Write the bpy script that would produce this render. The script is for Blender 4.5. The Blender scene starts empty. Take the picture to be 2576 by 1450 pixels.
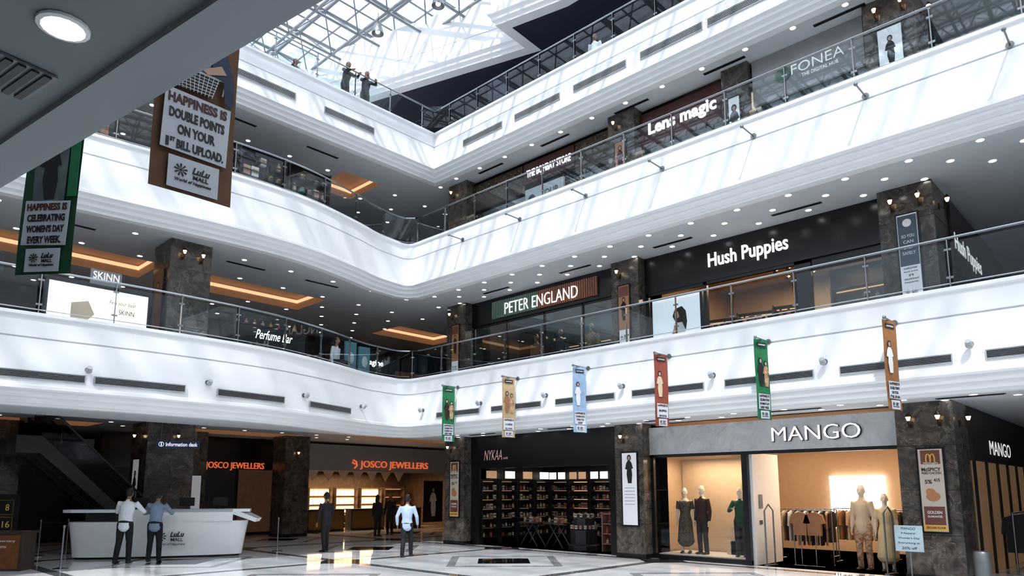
import bpy, math, random
from mathutils import Vector, Matrix
random.seed(7)
SC = bpy.context.scene
COL = SC.collection
H0 = 1.85; YAW = math.radians(43.5); PIT = math.radians(8.6); FPX = 1777.0

# ---------------------------------------------------------------- camera
cd = bpy.data.cameras.new("camera"); cam = bpy.data.objects.new("camera", cd); COL.objects.link(cam)
cam.location = (0, 0, H0); cam.rotation_euler = (math.radians(90) + PIT, 0, YAW)
cd.sensor_fit = 'HORIZONTAL'; cd.sensor_width = 36; cd.lens = FPX / 2576 * 36; cd.shift_y = 241 / 2576
cd.clip_start = 0.05; cd.clip_end = 300
SC.camera = cam
SC.view_settings.view_transform = 'Standard'
SC.view_settings.gamma = .93
SC.view_settings.exposure = -.38

def survey(px, py, axis, val):
    """photogrammetry: where a point measured in the photograph lies on a known building plane"""
    u = (px - 1288) / FPX; v = (966 - py) / FPX
    Y = math.cos(PIT) - v * math.sin(PIT); Z = math.sin(PIT) + v * math.cos(PIT)
    d = Vector((u * math.cos(YAW) - Y * math.sin(YAW), u * math.sin(YAW) + Y * math.cos(YAW), Z))
    o = Vector((0, 0, H0)); t = (val - o[axis]) / d[axis]
    return o + d * t

# ---------------------------------------------------------------- materials
def nt(m):
    m.use_nodes = True
    return m.node_tree
def mat(name, col, rough=.5, metal=0., emit=0., noise=0., scale=6., bump=0., ecol=None, spec=.5, sample=False):
    m = bpy.data.materials.new(name); t = nt(m); b = t.nodes['Principled BSDF']
    c = (*col, 1)
    b.inputs['Base Color'].default_value = c
    b.inputs['Roughness'].default_value = rough; b.inputs['Metallic'].default_value = metal
    b.inputs['Specular IOR Level'].default_value = spec
    if emit:
        b.inputs['Emission Color'].default_value = (*(ecol or col), 1); b.inputs['Emission Strength'].default_value = emit * 1.25
        if not sample:
            try: m.cycles.emission_sampling = 'NONE'
            except Exception: pass
    if noise or bump:
        tc = t.nodes.new('ShaderNodeTexCoord'); n = t.nodes.new('ShaderNodeTexNoise')
        n.inputs['Scale'].default_value = scale; n.inputs['Detail'].default_value = 4
        t.links.new(tc.outputs['Object'], n.inputs['Vector'])
        if noise:
            r = t.nodes.new('ShaderNodeValToRGB')
            r.color_ramp.elements[0].position = .3; r.color_ramp.elements[1].position = .7
            r.color_ramp.elements[0].color = (*[x * (1 - noise) for x in col], 1)
            r.color_ramp.elements[1].color = (*[min(1, x * (1 + noise)) for x in col], 1)
            t.links.new(n.outputs['Fac'], r.inputs['Fac']); t.links.new(r.outputs['Color'], b.inputs['Base Color'])
        if bump:
            bp = t.nodes.new('ShaderNodeBump'); bp.inputs['Strength'].default_value = bump
            t.links.new(n.outputs['Fac'], bp.inputs['Height']); t.links.new(bp.outputs['Normal'], b.inputs['Normal'])
    return m
def glassmat(name, tint=(.86, .93, .93), refl=.06, body=0.0):
    m = bpy.data.materials.new(name); t = nt(m); t.nodes.clear()
    o = t.nodes.new('ShaderNodeOutputMaterial'); tr = t.nodes.new('ShaderNodeBsdfTransparent'); g = t.nodes.new('ShaderNodeBsdfGlossy')
    lw = t.nodes.new('ShaderNodeLayerWeight'); mx = t.nodes.new('ShaderNodeMixShader'); mr = t.nodes.new('ShaderNodeMapRange')
    tr.inputs[0].default_value = (*tint, 1); g.inputs['Roughness'].default_value = .02; g.inputs[0].default_value = (.9, .95, 1, 1)
    lw.inputs[0].default_value = .25
    mr.inputs['To Min'].default_value = refl; mr.inputs['To Max'].default_value = .7
    t.links.new(lw.outputs['Fresnel'], mr.inputs['Value']); t.links.new(mr.outputs[0], mx.inputs[0])
    t.links.new(tr.outputs[0], mx.inputs[1]); t.links.new(g.outputs[0], mx.inputs[2]); t.links.new(mx.outputs[0], o.inputs[0])
    return m
def stonemat(name, c0, c1, vein, scale=1.6, rough=.18, vw=.012):
    m = bpy.data.materials.new(name); t = nt(m); b = t.nodes['Principled BSDF']; b.inputs['Roughness'].default_value = rough
    tc = t.nodes.new('ShaderNodeTexCoord')
    n = t.nodes.new('ShaderNodeTexNoise'); n.inputs['Scale'].default_value = scale * 1.6; n.inputs['Detail'].default_value = 10; n.inputs['Roughness'].default_value = .65; n.inputs['Distortion'].default_value = 1.6
    v = t.nodes.new('ShaderNodeTexVoronoi'); v.feature = 'DISTANCE_TO_EDGE'; v.inputs['Scale'].default_value = scale * 1.5
    ad = t.nodes.new('ShaderNodeMixRGB'); ad.inputs[0].default_value = .55
    t.links.new(tc.outputs['Object'], n.inputs['Vector']); t.links.new(tc.outputs['Object'], ad.inputs[1]); t.links.new(n.outputs['Color'], ad.inputs[2])
    t.links.new(ad.outputs[0], v.inputs['Vector'])
    r = t.nodes.new('ShaderNodeValToRGB'); r.color_ramp.elements[0].position = .35; r.color_ramp.elements[1].position = .68
    r.color_ramp.elements[0].color = (*c0, 1); r.color_ramp.elements[1].color = (*c1, 1)
    t.links.new(n.outputs['Fac'], r.inputs[0])
    r2 = t.nodes.new('ShaderNodeValToRGB'); r2.color_ramp.elements[0].color = (.9, .9, .9, 1); r2.color_ramp.elements[1].color = (0, 0, 0, 1); r2.color_ramp.elements[1].position = vw
    t.links.new(v.outputs['Distance'], r2.inputs[0])
    mx = t.nodes.new('ShaderNodeMixRGB'); t.links.new(r2.outputs[0], mx.inputs[0]); t.links.new(r.outputs[0], mx.inputs[1]); mx.inputs[2].default_value = (*vein, 1)
    t.links.new(mx.outputs[0], b.inputs['Base Color'])
    return m
WHITE = mat("white_painted_plaster", (.84, .85, .865), .42, noise=.02, scale=2)
CEIL = mat("grey_ceiling_paint", (.62, .645, .67), .5, noise=.03, scale=3)
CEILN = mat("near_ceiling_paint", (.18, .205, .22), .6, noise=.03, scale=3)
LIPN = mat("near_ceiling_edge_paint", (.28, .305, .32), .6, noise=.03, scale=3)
NAVY = mat("navy_ceiling_paint", (.016, .018, .038), .6, noise=.1)
BLACK = mat("black_lacquer", (.008, .008, .009), .25, noise=.1)
DARK = mat("charcoal_panel", (.016, .016, .018), .45, noise=.15)
GREYM = mat("grey_metal", (.22, .23, .24), .4, .7, noise=.05)
CHROME = mat("brushed_steel", (.34, .36, .38), .25, 1., noise=.03)
VENT = mat("vent_dark_grey", (.10, .105, .11), .5, noise=.1)
VENTW = mat("vent_light_grey", (.38, .40, .42), .5, noise=.05)
STONE = stonemat("brown_marble", (.028, .024, .020), (.135, .115, .098), (.42, .38, .34), 1.8, .16, .010)
LSTONE = stonemat("grey_marble", (.40, .41, .42), (.56, .57, .58), (.32, .33, .34), 1.0, .3)
GLASS = glassmat("railing_glass", (.80, .88, .89), .05)
SGLASS = glassmat("shop_glass", (.9, .93, .92), .05)
ROOFG = glassmat("skylight_glass", (.93, .96, 1), .02)
LAMP = mat("downlight_glow", (1, .98, .95), .5, emit=12)
LAMPW = mat("warm_bulb_glow", (1, .66, .38), .5, emit=5)
COVE = mat("warm_cove_glow_paint", (.36, .22, .14), .6, emit=.11, ecol=(1, .5, .24), noise=.05)  # weak amber emission in the paint stands in for light from the strips
COVEL = mat("warm_cove_strip", (.8, .5, .3), .6, emit=1.1, ecol=(1, .60, .34))
CREAM = mat("warm_cream_wall", (.62, .47, .34), .7, noise=.05)
BEIGE = mat("beige_wall", (.55, .40, .27), .7, noise=.04)
SIGNW = mat("lit_white_lettering", (1, 1, 1), .4, emit=1.2)
SIGNO = mat("lit_orange_lettering", (1, .22, .08), .4, emit=.62)
SIGNP = mat("dim_pink_lettering", (.62, .40, .38), .4, emit=.38)
WPLAIN = mat("plain_white_print", (.8, .8, .8), .5, noise=.02)
KPRINT = mat("black_print", (.01, .01, .012), .5, noise=.02)
PAPER = mat("pale_grey_print", (.55, .57, .61), .6, noise=.03)
BROWN = mat("brown_banner_fabric", (.14, .065, .03), .75, noise=.12, scale=9)
GREEN = mat("green_banner_fabric", (.012, .16, .06), .7, noise=.1, scale=9)
DGREEN = mat("dark_green_banner_fabric", (.005, .06, .022), .7, noise=.25, scale=5)
TAN = mat("sand_banner_fabric", (.46, .33, .19), .7, noise=.1, scale=9)
BLUE = mat("light_blue_banner_fabric", (.32, .44, .6), .7, noise=.1, scale=9)
RED = mat("rust_red_banner_fabric", (.26, .06, .035), .7, noise=.1, scale=9)
ORANGE = mat("orange_banner_fabric", (.30, .13, .045), .7, noise=.1, scale=9)
SKIN = mat("skin", (.26, .135, .08), .55, noise=.05, scale=20)
PSKIN = mat("light_skin_print", (.5, .32, .23), .6, noise=.05)
MANN = mat("mannequin_shell", (.72, .62, .52), .35, noise=.02)
HAIR = mat("black_hair", (.01, .008, .007), .6, noise=.2, scale=40)
SHW = mat("white_cotton", (.75, .78, .82), .8, noise=.05, scale=12, bump=.1)
SHB = mat("blue_grey_cotton", (.2, .27, .36), .8, noise=.05, scale=12, bump=.1)
SHLB = mat("pale_blue_cotton", (.44, .53, .68), .8, noise=.05, scale=12, bump=.1)
TROU = mat("black_trousers", (.008, .008, .01), .8, noise=.1, scale=12)
SHOE = mat("black_leather", (.01, .01, .01), .35, noise=.1)
JACK = mat("dark_jacket", (.015, .015, .02), .8, noise=.1)
CGREEN = mat("green_jacket", (.006, .06, .028), .7, noise=.1)
CMAR = mat("maroon_velvet", (.035, .010, .010), .8, noise=.1)
FLORAL = mat("floral_fabric", (.07, .06, .05), .8, noise=.95, scale=28)
FLORALW = mat("rust_floral_fabric", (.42, .25, .15), .8, noise=.7, scale=20)
CCREAM = mat("cream_fabric", (.62, .48, .34), .8, noise=.05)
CYEL = mat("pale_yellow_fabric", (.66, .52, .30), .8, noise=.05)
RUST = mat("rust_fabric", (.32, .15, .07), .8, noise=.1)
LITBOX = mat("backlit_panel", (1, .97, .93), .4, emit=1.1)
LITBIG = mat("bright_backlit_screen", (1, .98, .95), .4, emit=3, sample=True)
LITCREAM = mat("backlit_cream_panel", (1, .88, .74), .4, emit=1.1)
LITWARM = mat("warm_lit_display", (1, .6, .3), .5, emit=1.0)
LITDIM = mat("dim_warm_shelf_light", (.8, .5, .3), .5, emit=.35)
WOODD = mat("dark_wood", (.04, .026, .018), .5, noise=.3)
WOODM = mat("mid_brown_wood", (.16, .10, .06), .5, noise=.3)
GOLD = mat("gold_trim", (.32, .20, .08), .35, .8, noise=.1)
BRONZE = mat("dark_bronze", (.06, .04, .025), .4, .8, noise=.1)
PURPLE = mat("purple_cladding", (.03, .028, .06), .5, noise=.1)
REDP = mat("dark_red_board", (.065, .015, .011), .5, noise=.1)
PCOLS = [mat("product_" + n, c, .4, noise=.1) for n, c in (("cream", (.45, .36, .28)), ("pink", (.4, .22, .18)), ("black", (.03, .03, .03)), ("amber", (.45, .25, .1)), ("white", (.5, .48, .45)), ("teal", (.06, .18, .2)), ("red", (.3, .06, .04)))]

def floormat():
    m = bpy.data.materials.new("polished_marble_floor"); t = nt(m); b = t.nodes['Principled BSDF']
    g = t.nodes.new('ShaderNodeNewGeometry'); s = t.nodes.new('ShaderNodeSeparateXYZ'); t.links.new(g.outputs['Position'], s.inputs[0])
    def mth(op, a, c=None):
        n = t.nodes.new('ShaderNodeMath'); n.operation = op
        for i, q in enumerate((a, c)):
            if q is None: continue
            if isinstance(q, (int, float)): n.inputs[i].default_value = q
            else: t.links.new(q, n.inputs[i])
        return n.outputs[0]
    def fr(o, per, off=0.):
        return mth('ABSOLUTE', mth('SUBTRACT', mth('FRACT', mth('DIVIDE', mth('ADD', o, 400.0 + off), per)), .5))
    X, Y = s.outputs[0], s.outputs[1]
    ax, ay = fr(X, 6.0, .4), fr(Y, 6.0, 3.2)
    bx, by = fr(X, 6.0, 3.4), fr(Y, 6.0, .2)
    sm_ = mth('ADD', ax, ay)
    dia = mth('LESS_THAN', sm_, .16)
    dia2 = mth('LESS_THAN', mth('ADD', bx, by), .13)
    tri = mth('MULTIPLY', mth('LESS_THAN', sm_, .34), mth('GREATER_THAN', sm_, .29))
    band = mth('MAXIMUM', mth('GREATER_THAN', ax, .475), mth('GREATER_THAN', ay, .475))
    jx, jy = fr(X, 1.2), fr(Y, 1.2)
    joint = mth('MAXIMUM', mth('GREATER_THAN', jx, .497), mth('GREATER_THAN', jy, .497))
    n = t.nodes.new('ShaderNodeTexNoise'); n.inputs['Scale'].default_value = 1.5; n.inputs['Detail'].default_value = 6
    r = t.nodes.new('ShaderNodeValToRGB'); r.color_ramp.elements[0].color = (.82, .83, .84, 1); r.color_ramp.elements[1].color = (.92, .93, .94, 1)
    t.links.new(g.outputs['Position'], n.inputs['Vector']); t.links.new(n.outputs[0], r.inputs[0])
    prev = r.outputs[0]
    for f, c in ((joint, (.6, .6, .61)), (band, (.16, .165, .17)), (tri, (.40, .41, .42)), (dia2, (.05, .052, .055)), (dia, (.012, .012, .014))):
        mx = t.nodes.new('ShaderNodeMixRGB'); t.links.new(f, mx.inputs[0]); t.links.new(prev, mx.inputs[1]); mx.inputs[2].default_value = (*c, 1); prev = mx.outputs[0]
    t.links.new(prev, b.inputs['Base Color']); b.inputs['Roughness'].default_value = .04; b.inputs['IOR'].default_value = 1.65
    return m
FLOOR = floormat()
DFLOOR = mat("upper_floor_tile", (.55, .55, .56), .2, noise=.1)

# ---------------------------------------------------------------- mesh building
class MB:
    def __init__(s): s.v = []; s.f = []; s.m = []
    def add(s, vs, fs, mi=0):
        b = len(s.v); s.v += [Vector(v) for v in vs]; s.f += [[b + i for i in f] for f in fs]; s.m += [mi] * len(fs); return s
    def box(s, x0, x1, y0, y1, z0, z1, mi=0):
        return s.add([(x0, y0, z0), (x1, y0, z0), (x1, y1, z0), (x0, y1, z0), (x0, y0, z1), (x1, y0, z1), (x1, y1, z1), (x0, y1, z1)],
                     [(3, 2, 1, 0), (4, 5, 6, 7), (0, 1, 5, 4), (1, 2, 6, 5), (2, 3, 7, 6), (3, 0, 4, 7)], mi)
    def loft(s, rings, mi=0, cap=True):
        n = len(rings[0]); vs = [p for r in rings for p in r]; fs = []
        for i in range(len(rings) - 1):
            for j in range(n):
                k = (j + 1) % n; fs.append((i * n + j, i * n + k, (i + 1) * n + k, (i + 1) * n + j))
        if cap: fs.append(tuple(range(n))[::-1]); fs.append(tuple((len(rings) - 1) * n + j for j in range(n)))
        return s.add(vs, fs, mi)
    def cyl(s, p0, p1, r0, r1=None, n=10, mi=0):
        return s.tube([p0, p1], [(r0, r0), ((r0 if r1 is None else r1),) * 2], n, mi, dome=False)
    def tube(s, pts, rads, n=10, mi=0, dome=True, lat=Vector((1, 0, 0))):
        P = [Vector(p) for p in pts]; R = [(r, r) if isinstance(r, (int, float)) else tuple(r) for r in rads]
        if dome:
            t0 = (P[0] - P[1]).normalized(); t1 = (P[-1] - P[-2]).normalized()
            a, c = min(R[0]), min(R[-1])
            P = [P[0] + t0 * a * .8, P[0] + t0 * a * .45] + P + [P[-1] + t1 * c * .45, P[-1] + t1 * c * .8]
            R = [tuple(x * .45 for x in R[0]), tuple(x * .85 for x in R[0])] + R + [tuple(x * .85 for x in R[-1]), tuple(x * .45 for x in R[-1])]
        rings = []
        for i, p in enumerate(P):
            t = (P[min(i + 1, len(P) - 1)] - P[max(i - 1, 0)]).normalized()
            a = lat - t * lat.dot(t)
            if a.length < .3:
                l2 = Vector((0, 1, 0)); a = l2 - t * l2.dot(t)
            if a.length < .1: a = Vector((0, 0, 1)) - t * t.z
            a.normalize(); b = t.cross(a)
            rings.append([p + a * math.cos(q) * R[i][0] + b * math.sin(q) * R[i][1] for q in (2 * math.pi * k / n for k in range(n))])
        return s.loft(rings, mi)
    def lathe(s, prof, c=(0, 0, 0), n=16, mi=0):
        c = Vector(c)
        return s.loft([[c + Vector((r * math.cos(q), r * math.sin(q), z)) for q in (2 * math.pi * k / n for k in range(n))] for r, z in prof], mi)
    def prism(s, pts, z0, z1, mi=0):
        n = len(pts)
        return s.add([(x, y, z0) for x, y in pts] + [(x, y, z1) for x, y in pts],
                     [tuple(range(n))[::-1], tuple(range(n, 2 * n))] + [(i, (i + 1) % n, n + (i + 1) % n, n + i) for i in range(n)], mi)
    def ball(s, c, r, n=12, mi=0):
        r = (r,) * 3 if isinstance(r, (int, float)) else r; c = Vector(c); rings = []
        for i in range(9):
            a = math.pi * (i + .02) / 8.04 - math.pi / 2
            rings.append([c + Vector((r[0] * math.cos(a) * math.cos(q), r[1] * math.cos(a) * math.sin(q), r[2] * math.sin(a))) for q in (2 * math.pi * k / n for k in range(n))])
        return s.loft(rings, mi)
    def sweep(s, path, prof, mi=0, closed=False):
        offs = [offset_path(path, o) for o, z in prof]
        L = len(path); vs = []; fs = []
        for i in range(L):
            for k, (o, z) in enumerate(prof): vs.append((offs[k][i][0], offs[k][i][1], z))
        K = len(prof)
        for i in range(L - 1):
            for k in range(K - (0 if closed else 1)):
                k2 = (k + 1) % K; fs.append((i * K + k, (i + 1) * K + k, (i + 1) * K + k2, i * K + k2))
        return s.add(vs, fs, mi)
def offset_path(path, o):
    out = []
    for i, p in enumerate(path):
        p = Vector(p[:2]); ns = []
        for a, b in ((i - 1, i), (i, i + 1)):
            if a < 0 or b >= len(path): continue
            d = (Vector(path[b][:2]) - Vector(path[a][:2])).normalized(); ns.append(Vector((-d.y, d.x)))
        n = sum(ns, Vector((0, 0))).normalized(); k = 1 / max(.5, n.dot(ns[0]))
        out.append(p + n * o * k)
    return out

W = {}
def add(name, mb, mats, M=None, parent=None, label=None, category=None, group=None, kind=None, smooth=True, remesh=0):
    if mb is None: o = bpy.data.objects.new(name, None); o.empty_display_size = .2
    else:
        if isinstance(mb, MB):
            me = bpy.data.meshes.new(name); me.from_pydata([tuple(v) for v in mb.v], [], mb.f)
            for m in (mats if isinstance(mats, (list, tuple)) else [mats]): me.materials.append(m)
            me.polygons.foreach_set('material_index', mb.m)
            if smooth:
                me.polygons.foreach_set('use_smooth', [True] * len(me.polygons)); me.set_sharp_from_angle(angle=math.radians(38))
            me.update()
        else: me = mb
        o = bpy.data.objects.new(name, me)
    COL.objects.link(o); M = M or Matrix()
    if parent: o.parent = parent; o.matrix_local = W[parent.name].inverted() @ M
    else: o.matrix_local = M
    W[o.name] = M.copy()
    if label: o['label'] = label
    if category: o['category'] = category
    if group: o['group'] = group
    if kind: o['kind'] = kind
    if remesh:
        md = o.modifiers.new('remesh', 'REMESH'); md.mode = 'VOXEL'; md.voxel_size = remesh; md.use_smooth_shade = True
    return o
def T(x, y, z): return Matrix.Translation((x, y, z))
def RZ(d): return Matrix.Rotation(math.radians(d), 4, 'Z')
def dup(o, M, **props):
    """copy a top-level thing with its parts to world matrix M"""
    base = W[o.name]
    def rec(src, par):
        c = src.copy(); COL.objects.link(c)
        wm = M @ base.inverted() @ W[src.name]; W[c.name] = wm
        if par: c.parent = par; c.matrix_local = W[par.name].inverted() @ wm
        else: c.matrix_local = wm
        for ch in [q for q in src.children]: rec(ch, c)
        return c
    c = rec(o, None)
    for k, v in props.items(): c[k] = v
    return c
def FR(face, x, y, z):
    """panel frame: local x = reading direction, y = up, z = towards the viewer"""
    X, N = {'-y': ((1, 0, 0), (0, -1, 0)), '+x': ((0, 1, 0), (1, 0, 0))}[face] if isinstance(face, str) else \
        ((math.cos(face), math.sin(face), 0), (math.sin(face), -math.cos(face), 0))
    return Matrix(((X[0], 0, N[0], x), (X[1], 0, N[1], y), (X[2], 1, N[2], z), (0, 0, 0, 1)))
TXT = {}
def textmesh(s, bold, depth, shear=0):
    key = (s, bold, depth, shear)
    if key not in TXT:
        c = bpy.data.curves.new('t', 'FONT'); c.body = s; c.size = 1; c.offset = bold; c.extrude = depth; c.shear = shear; c.align_x = 'CENTER'; c.resolution_u = 3
        o = bpy.data.objects.new('t', c); COL.objects.link(o)
        dg = bpy.context.evaluated_depsgraph_get(); me = bpy.data.meshes.new_from_object(o.evaluated_get(dg))
        bpy.data.objects.remove(o)
        xs = [v.co.x for v in me.vertices]; ys = [v.co.y for v in me.vertices]
        TXT[key] = (me, min(xs), max(xs), min(ys), max(ys))
    return TXT[key]
def text(s, w, h, M, m, parent, x=0, y=0, z=.01, bold=.0, depth=.01, shear=0, name='lettering'):
    me, x0, x1, y0, y1 = textmesh(s, bold, .5, shear); me = me.copy()
    sx = w / (x1 - x0); sy = h / (y1 - y0)
    for v in me.vertices: v.co = ((v.co.x - (x0 + x1) / 2) * sx, (v.co.y - (y0 + y1) / 2) * sy, (v.co.z + .5) * depth)
    me.materials.clear(); me.materials.append(m)
    return add(name, me, None, M @ T(x, y, z), parent)
def flat(pts, M, m, parent, name='printed_shape', z=.004, th=.003):
    return add(name, MB().prism(pts, z, z + th), m, M, parent, smooth=False)
def rect(x, y, w, h): return [(x - w / 2, y - h / 2), (x + w / 2, y - h / 2), (x + w / 2, y + h / 2), (x - w / 2, y + h / 2)]
def figure_print(M, parent, x, y, s, body, hairm=HAIR, z=.006):
    flat([(x + a * s, y + b * s) for a, b in ((-.06, -.5), (.09, -.5), (.12, -.2), (.1, 0), (.16, .02), (.1, .22), (.03, .3), (-.05, .3), (-.12, .2), (-.17, 0), (-.09, -.02), (-.11, -.2))], M, body, parent, 'printed_figure', z)
    flat([(x + .085 * s * math.cos(a), y + s * .39 + .11 * s * math.sin(a)) for a in (k * math.pi / 6 for k in range(12))], M, hairm, parent, 'printed_hair', z + .001)
    flat([(x + .05 * s * math.cos(a), y + s * .38 + .07 * s * math.sin(a)) for a in (k * math.pi / 6 for k in range(12))], M, PSKIN, parent, 'printed_face', z + .003)
def logo(M, parent, x, y, w, m=KPRINT, z=.008, sub=True):
    mb = MB()
    for k in range(9):
        a = k * 2 * math.pi / 9 + .2; r0, r1 = .05 * w, .15 * w; q = .02 * w
        cx, cy = x - .3 * w, y + .05 * w; dx, dy = math.cos(a), math.sin(a)
        mb.prism([(cx + dx * r0 - dy * q * .4, cy + dy * r0 + dx * q * .4), (cx + dx * r0 + dy * q * .4, cy + dy * r0 - dx * q * .4), (cx + dx * r1 + dy * q, cy + dy * r1 - dx * q), (cx + dx * r1 - dy * q, cy + dy * r1 + dx * q)], z, z + .003)
    mb.prism([(x - .3 * w + .035 * w * math.cos(a), y + .05 * w + .035 * w * math.sin(a)) for a in (k * math.pi / 5 for k in range(10))], z, z + .003)
    add('emblem', mb, m, M, parent, smooth=False)
    text('LuLu', .42 * w, .17 * w, M, m, parent, x + .17 * w, y + .12 * w, z, .03, .003, .3)
    text('MALL', .36 * w, .1 * w, M, m, parent, x + .17 * w, y - .05 * w, z, .02, .003)
    if sub: text('World of Happiness', .85 * w, .1 * w, M, m, parent, x, y - .2 * w, z, .01, .003, .2)

# ---------------------------------------------------------------- balcony paths
def catmull(pts, n=8):
    out = []
    for i in range(len(pts) - 1):
        p0, p1, p2, p3 = [Vector(pts[min(max(k, 0), len(pts) - 1)]) for k in (i - 1, i, i + 1, i + 2)]
        for j in range(n):
            t = j / n
            out.append(.5 * ((2 * p1) + (-p0 + p2) * t + (2 * p0 - 5 * p1 + 4 * p2 - p3) * t * t + (-p0 + 3 * p1 - 3 * p2 + p3) * t ** 3))
    out.append(Vector(pts[-1])); return [tuple(p) for p in out]
YB = 14.8; YS = 17.3
L1L = catmull([(-17.9, -7.9), (-17.6, -2), (-17.4, 3), (-17.2, 6.3), (-17.35, 9), (-18.0, 11.2), (-18.75, 13), (-19.0, 14.4)])
L1P = L1L + [(-18.93, 14.62), (-18.7, 14.78), (-18.4, YB), (13.9, YB)]
L2L = catmull([(-19.1, -7.9), (-18.7, 0), (-18.3, 4.5), (-17.95, 7.9), (-17.98, 10.2), (-18.45, 12.2), (-18.85, 13.4), (-19.0, 14.5)])
L2P = L2L + [(-18.93, 14.68), (-18.75, 14.79), (-18.5, YB), (13.9, YB)]
L3L = [(-18.95, -7.9), (-18.95, 15.8)]
L3P = L3L + [(13.9, 15.8)]
LEV = {1: dict(p=L1P, pl=L1L, top=5.58, bot=3.63, fl=5.42, yb=YB), 2: dict(p=L2P, pl=L2L, top=10.36, bot=8.52, fl=10.2, yb=YB), 3: dict(p=L3P, pl=L3L, top=14.93, bot=13.2, fl=14.7, yb=15.8)}
def resample(path, step):
    P = [Vector(p[:2]) for p in path]; out = []; need = 0
    for i in range(len(P) - 1):
        d = P[i + 1] - P[i]; L = d.length; s = need
        while s < L - 1e-6: out.append((P[i] + d * (s / L), d.normalized())); s += step
        need = s - L
    return out

# ---------------------------------------------------------------- structure
add('floor', MB().box(-36, 14.5, -8.5, 28, -.2, 0), FLOOR, kind='structure', label='polished pale marble floor with dark diamond inlays', category='floor')
def cells(mb, z, x0, x1, y0, y1, holes):
    xs = sorted({x0, x1} | {h[0] for h in holes} | {h[1] for h in holes}); ys = sorted({y0, y1} | {h[2] for h in holes} | {h[3] for h in holes})
    for i in range(len(xs) - 1):
        for j in range(len(ys) - 1):
            cx, cy = (xs[i] + xs[i + 1]) / 2, (ys[j] + ys[j + 1]) / 2
            if any(h[0] < cx < h[1] and h[2] < cy < h[3] for h in holes): continue
            mb.add([(xs[i], ys[j], z), (xs[i + 1], ys[j], z), (xs[i + 1], ys[j + 1], z), (xs[i], ys[j + 1], z)], [(0, 1, 2, 3)])
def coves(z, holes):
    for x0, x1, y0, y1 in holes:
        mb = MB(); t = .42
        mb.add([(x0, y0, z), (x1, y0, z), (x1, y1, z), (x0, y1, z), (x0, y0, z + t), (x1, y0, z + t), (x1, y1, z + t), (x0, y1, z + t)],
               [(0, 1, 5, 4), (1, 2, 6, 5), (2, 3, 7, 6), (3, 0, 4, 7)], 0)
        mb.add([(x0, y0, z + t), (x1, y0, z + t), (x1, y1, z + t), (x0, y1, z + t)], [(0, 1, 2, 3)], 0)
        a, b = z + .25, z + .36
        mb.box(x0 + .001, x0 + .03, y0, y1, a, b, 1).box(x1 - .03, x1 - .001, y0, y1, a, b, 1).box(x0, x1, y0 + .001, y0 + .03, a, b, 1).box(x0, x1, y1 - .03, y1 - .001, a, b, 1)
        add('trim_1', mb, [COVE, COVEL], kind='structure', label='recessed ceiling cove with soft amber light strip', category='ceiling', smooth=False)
def slab(z, L, holes, name, m, lab):
    offp = offset_path(L['p'], .5)
    left = sorted([p for p in offp if p[0] < -17.3 and p[1] < L['yb'] + .45], key=lambda p: p[1])
    mb = MB(); XC = -20.6
    left.append(Vector((left[-1][0], L['yb'] + .5)))
    for a, b in zip(left[:-1], left[1:]):
        mb.add([(XC, a[1], z), (a[0], a[1], z), (b[0], b[1], z), (XC, b[1], z)], [(0, 1, 2, 3)])
    mb.add([(XC, L['yb'] + .5, z), (14, L['yb'] + .5, z), (14, 27.5, z), (XC, 27.5, z)], [(0, 1, 2, 3)])
    cells(mb, z, -34.5, XC, -8, 27.5, holes)
    add(name, mb, m, kind='structure', label=lab, category=name, smooth=False)
    if len(holes) and holes[0][0] > -34: coves(z, holes)
C0 = [(-27.6, -25.8, -3, 7.6), (-27.6, -25.8, 9.2, 15.0), (-25.5, -22.8, 16.8, 22)]
C1 = [(-23.7, -21.7, -3, 7.6), (-23.7, -21.7, 9.0, 13.2), (-25, -23, 17.5, 21)]
C2 = [(-24.0, -22.2, -2, 6), (-23.0, -21.0, 13.3, 14.9)]
slab(3.72, LEV[1], [(-34.5, -20.6, -8, 27.5)], 'ceiling', CEIL, 'flat grey suspended mall ceiling with downlights')
mb = MB(); cells(mb, 4.06, -34.5, -20.0, -8, 27.5, C0)
add('ceiling', mb, CEIL, kind='structure', label='flat grey suspended mall ceiling with downlights', category='ceiling', smooth=False)
coves(4.06, C0)
slab(5.40, LEV[1], [], 'floor', DFLOOR, 'grey tiled gallery floor of the upper level')
slab(8.58, LEV[2], C1, 'ceiling', CEIL, 'flat grey suspended mall ceiling with downlights')
slab(10.18, LEV[2], [], 'floor', DFLOOR, 'grey tiled gallery floor of the upper level')
slab(13.28, LEV[3], C2, 'ceiling', CEIL, 'flat grey suspended mall ceiling with downlights')
slab(14.66, LEV[3], [], 'floor', DFLOOR, 'grey tiled gallery floor of the upper level')
ST = dict(kind='structure', category='wall')
add('wall_left', MB().box(-34.8, -34.5, -8.5, 28, 0, 15.2), DARK, label='dark back wall of the shopping gallery', **ST)
add('wall_back', MB().box(-34.8, 14.3, 27.5, 27.8, 0, 18.4), DARK, label='dark end wall behind the shops', **ST)
add('wall_near', MB().box(-34.8, 14.3, -8.3, -8, 0, 18.4), WHITE, label='unseen white painted wall closing the atrium to side light', **ST)  # unseen wall, put in so that light enters from the roof only
add('wall_right', MB().box(14, 14.3, -8.3, 27.8, 0, 18.4), WHITE, label='unseen white painted wall closing the atrium to side light', **ST)  # also out of view, added to block sky light from this side
add('wall_top_floor', MB().box(-26, 14, 21, 21.3, 14.7, 18.4), PURPLE, label='dark purple wall of the top gallery', **ST)

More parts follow.
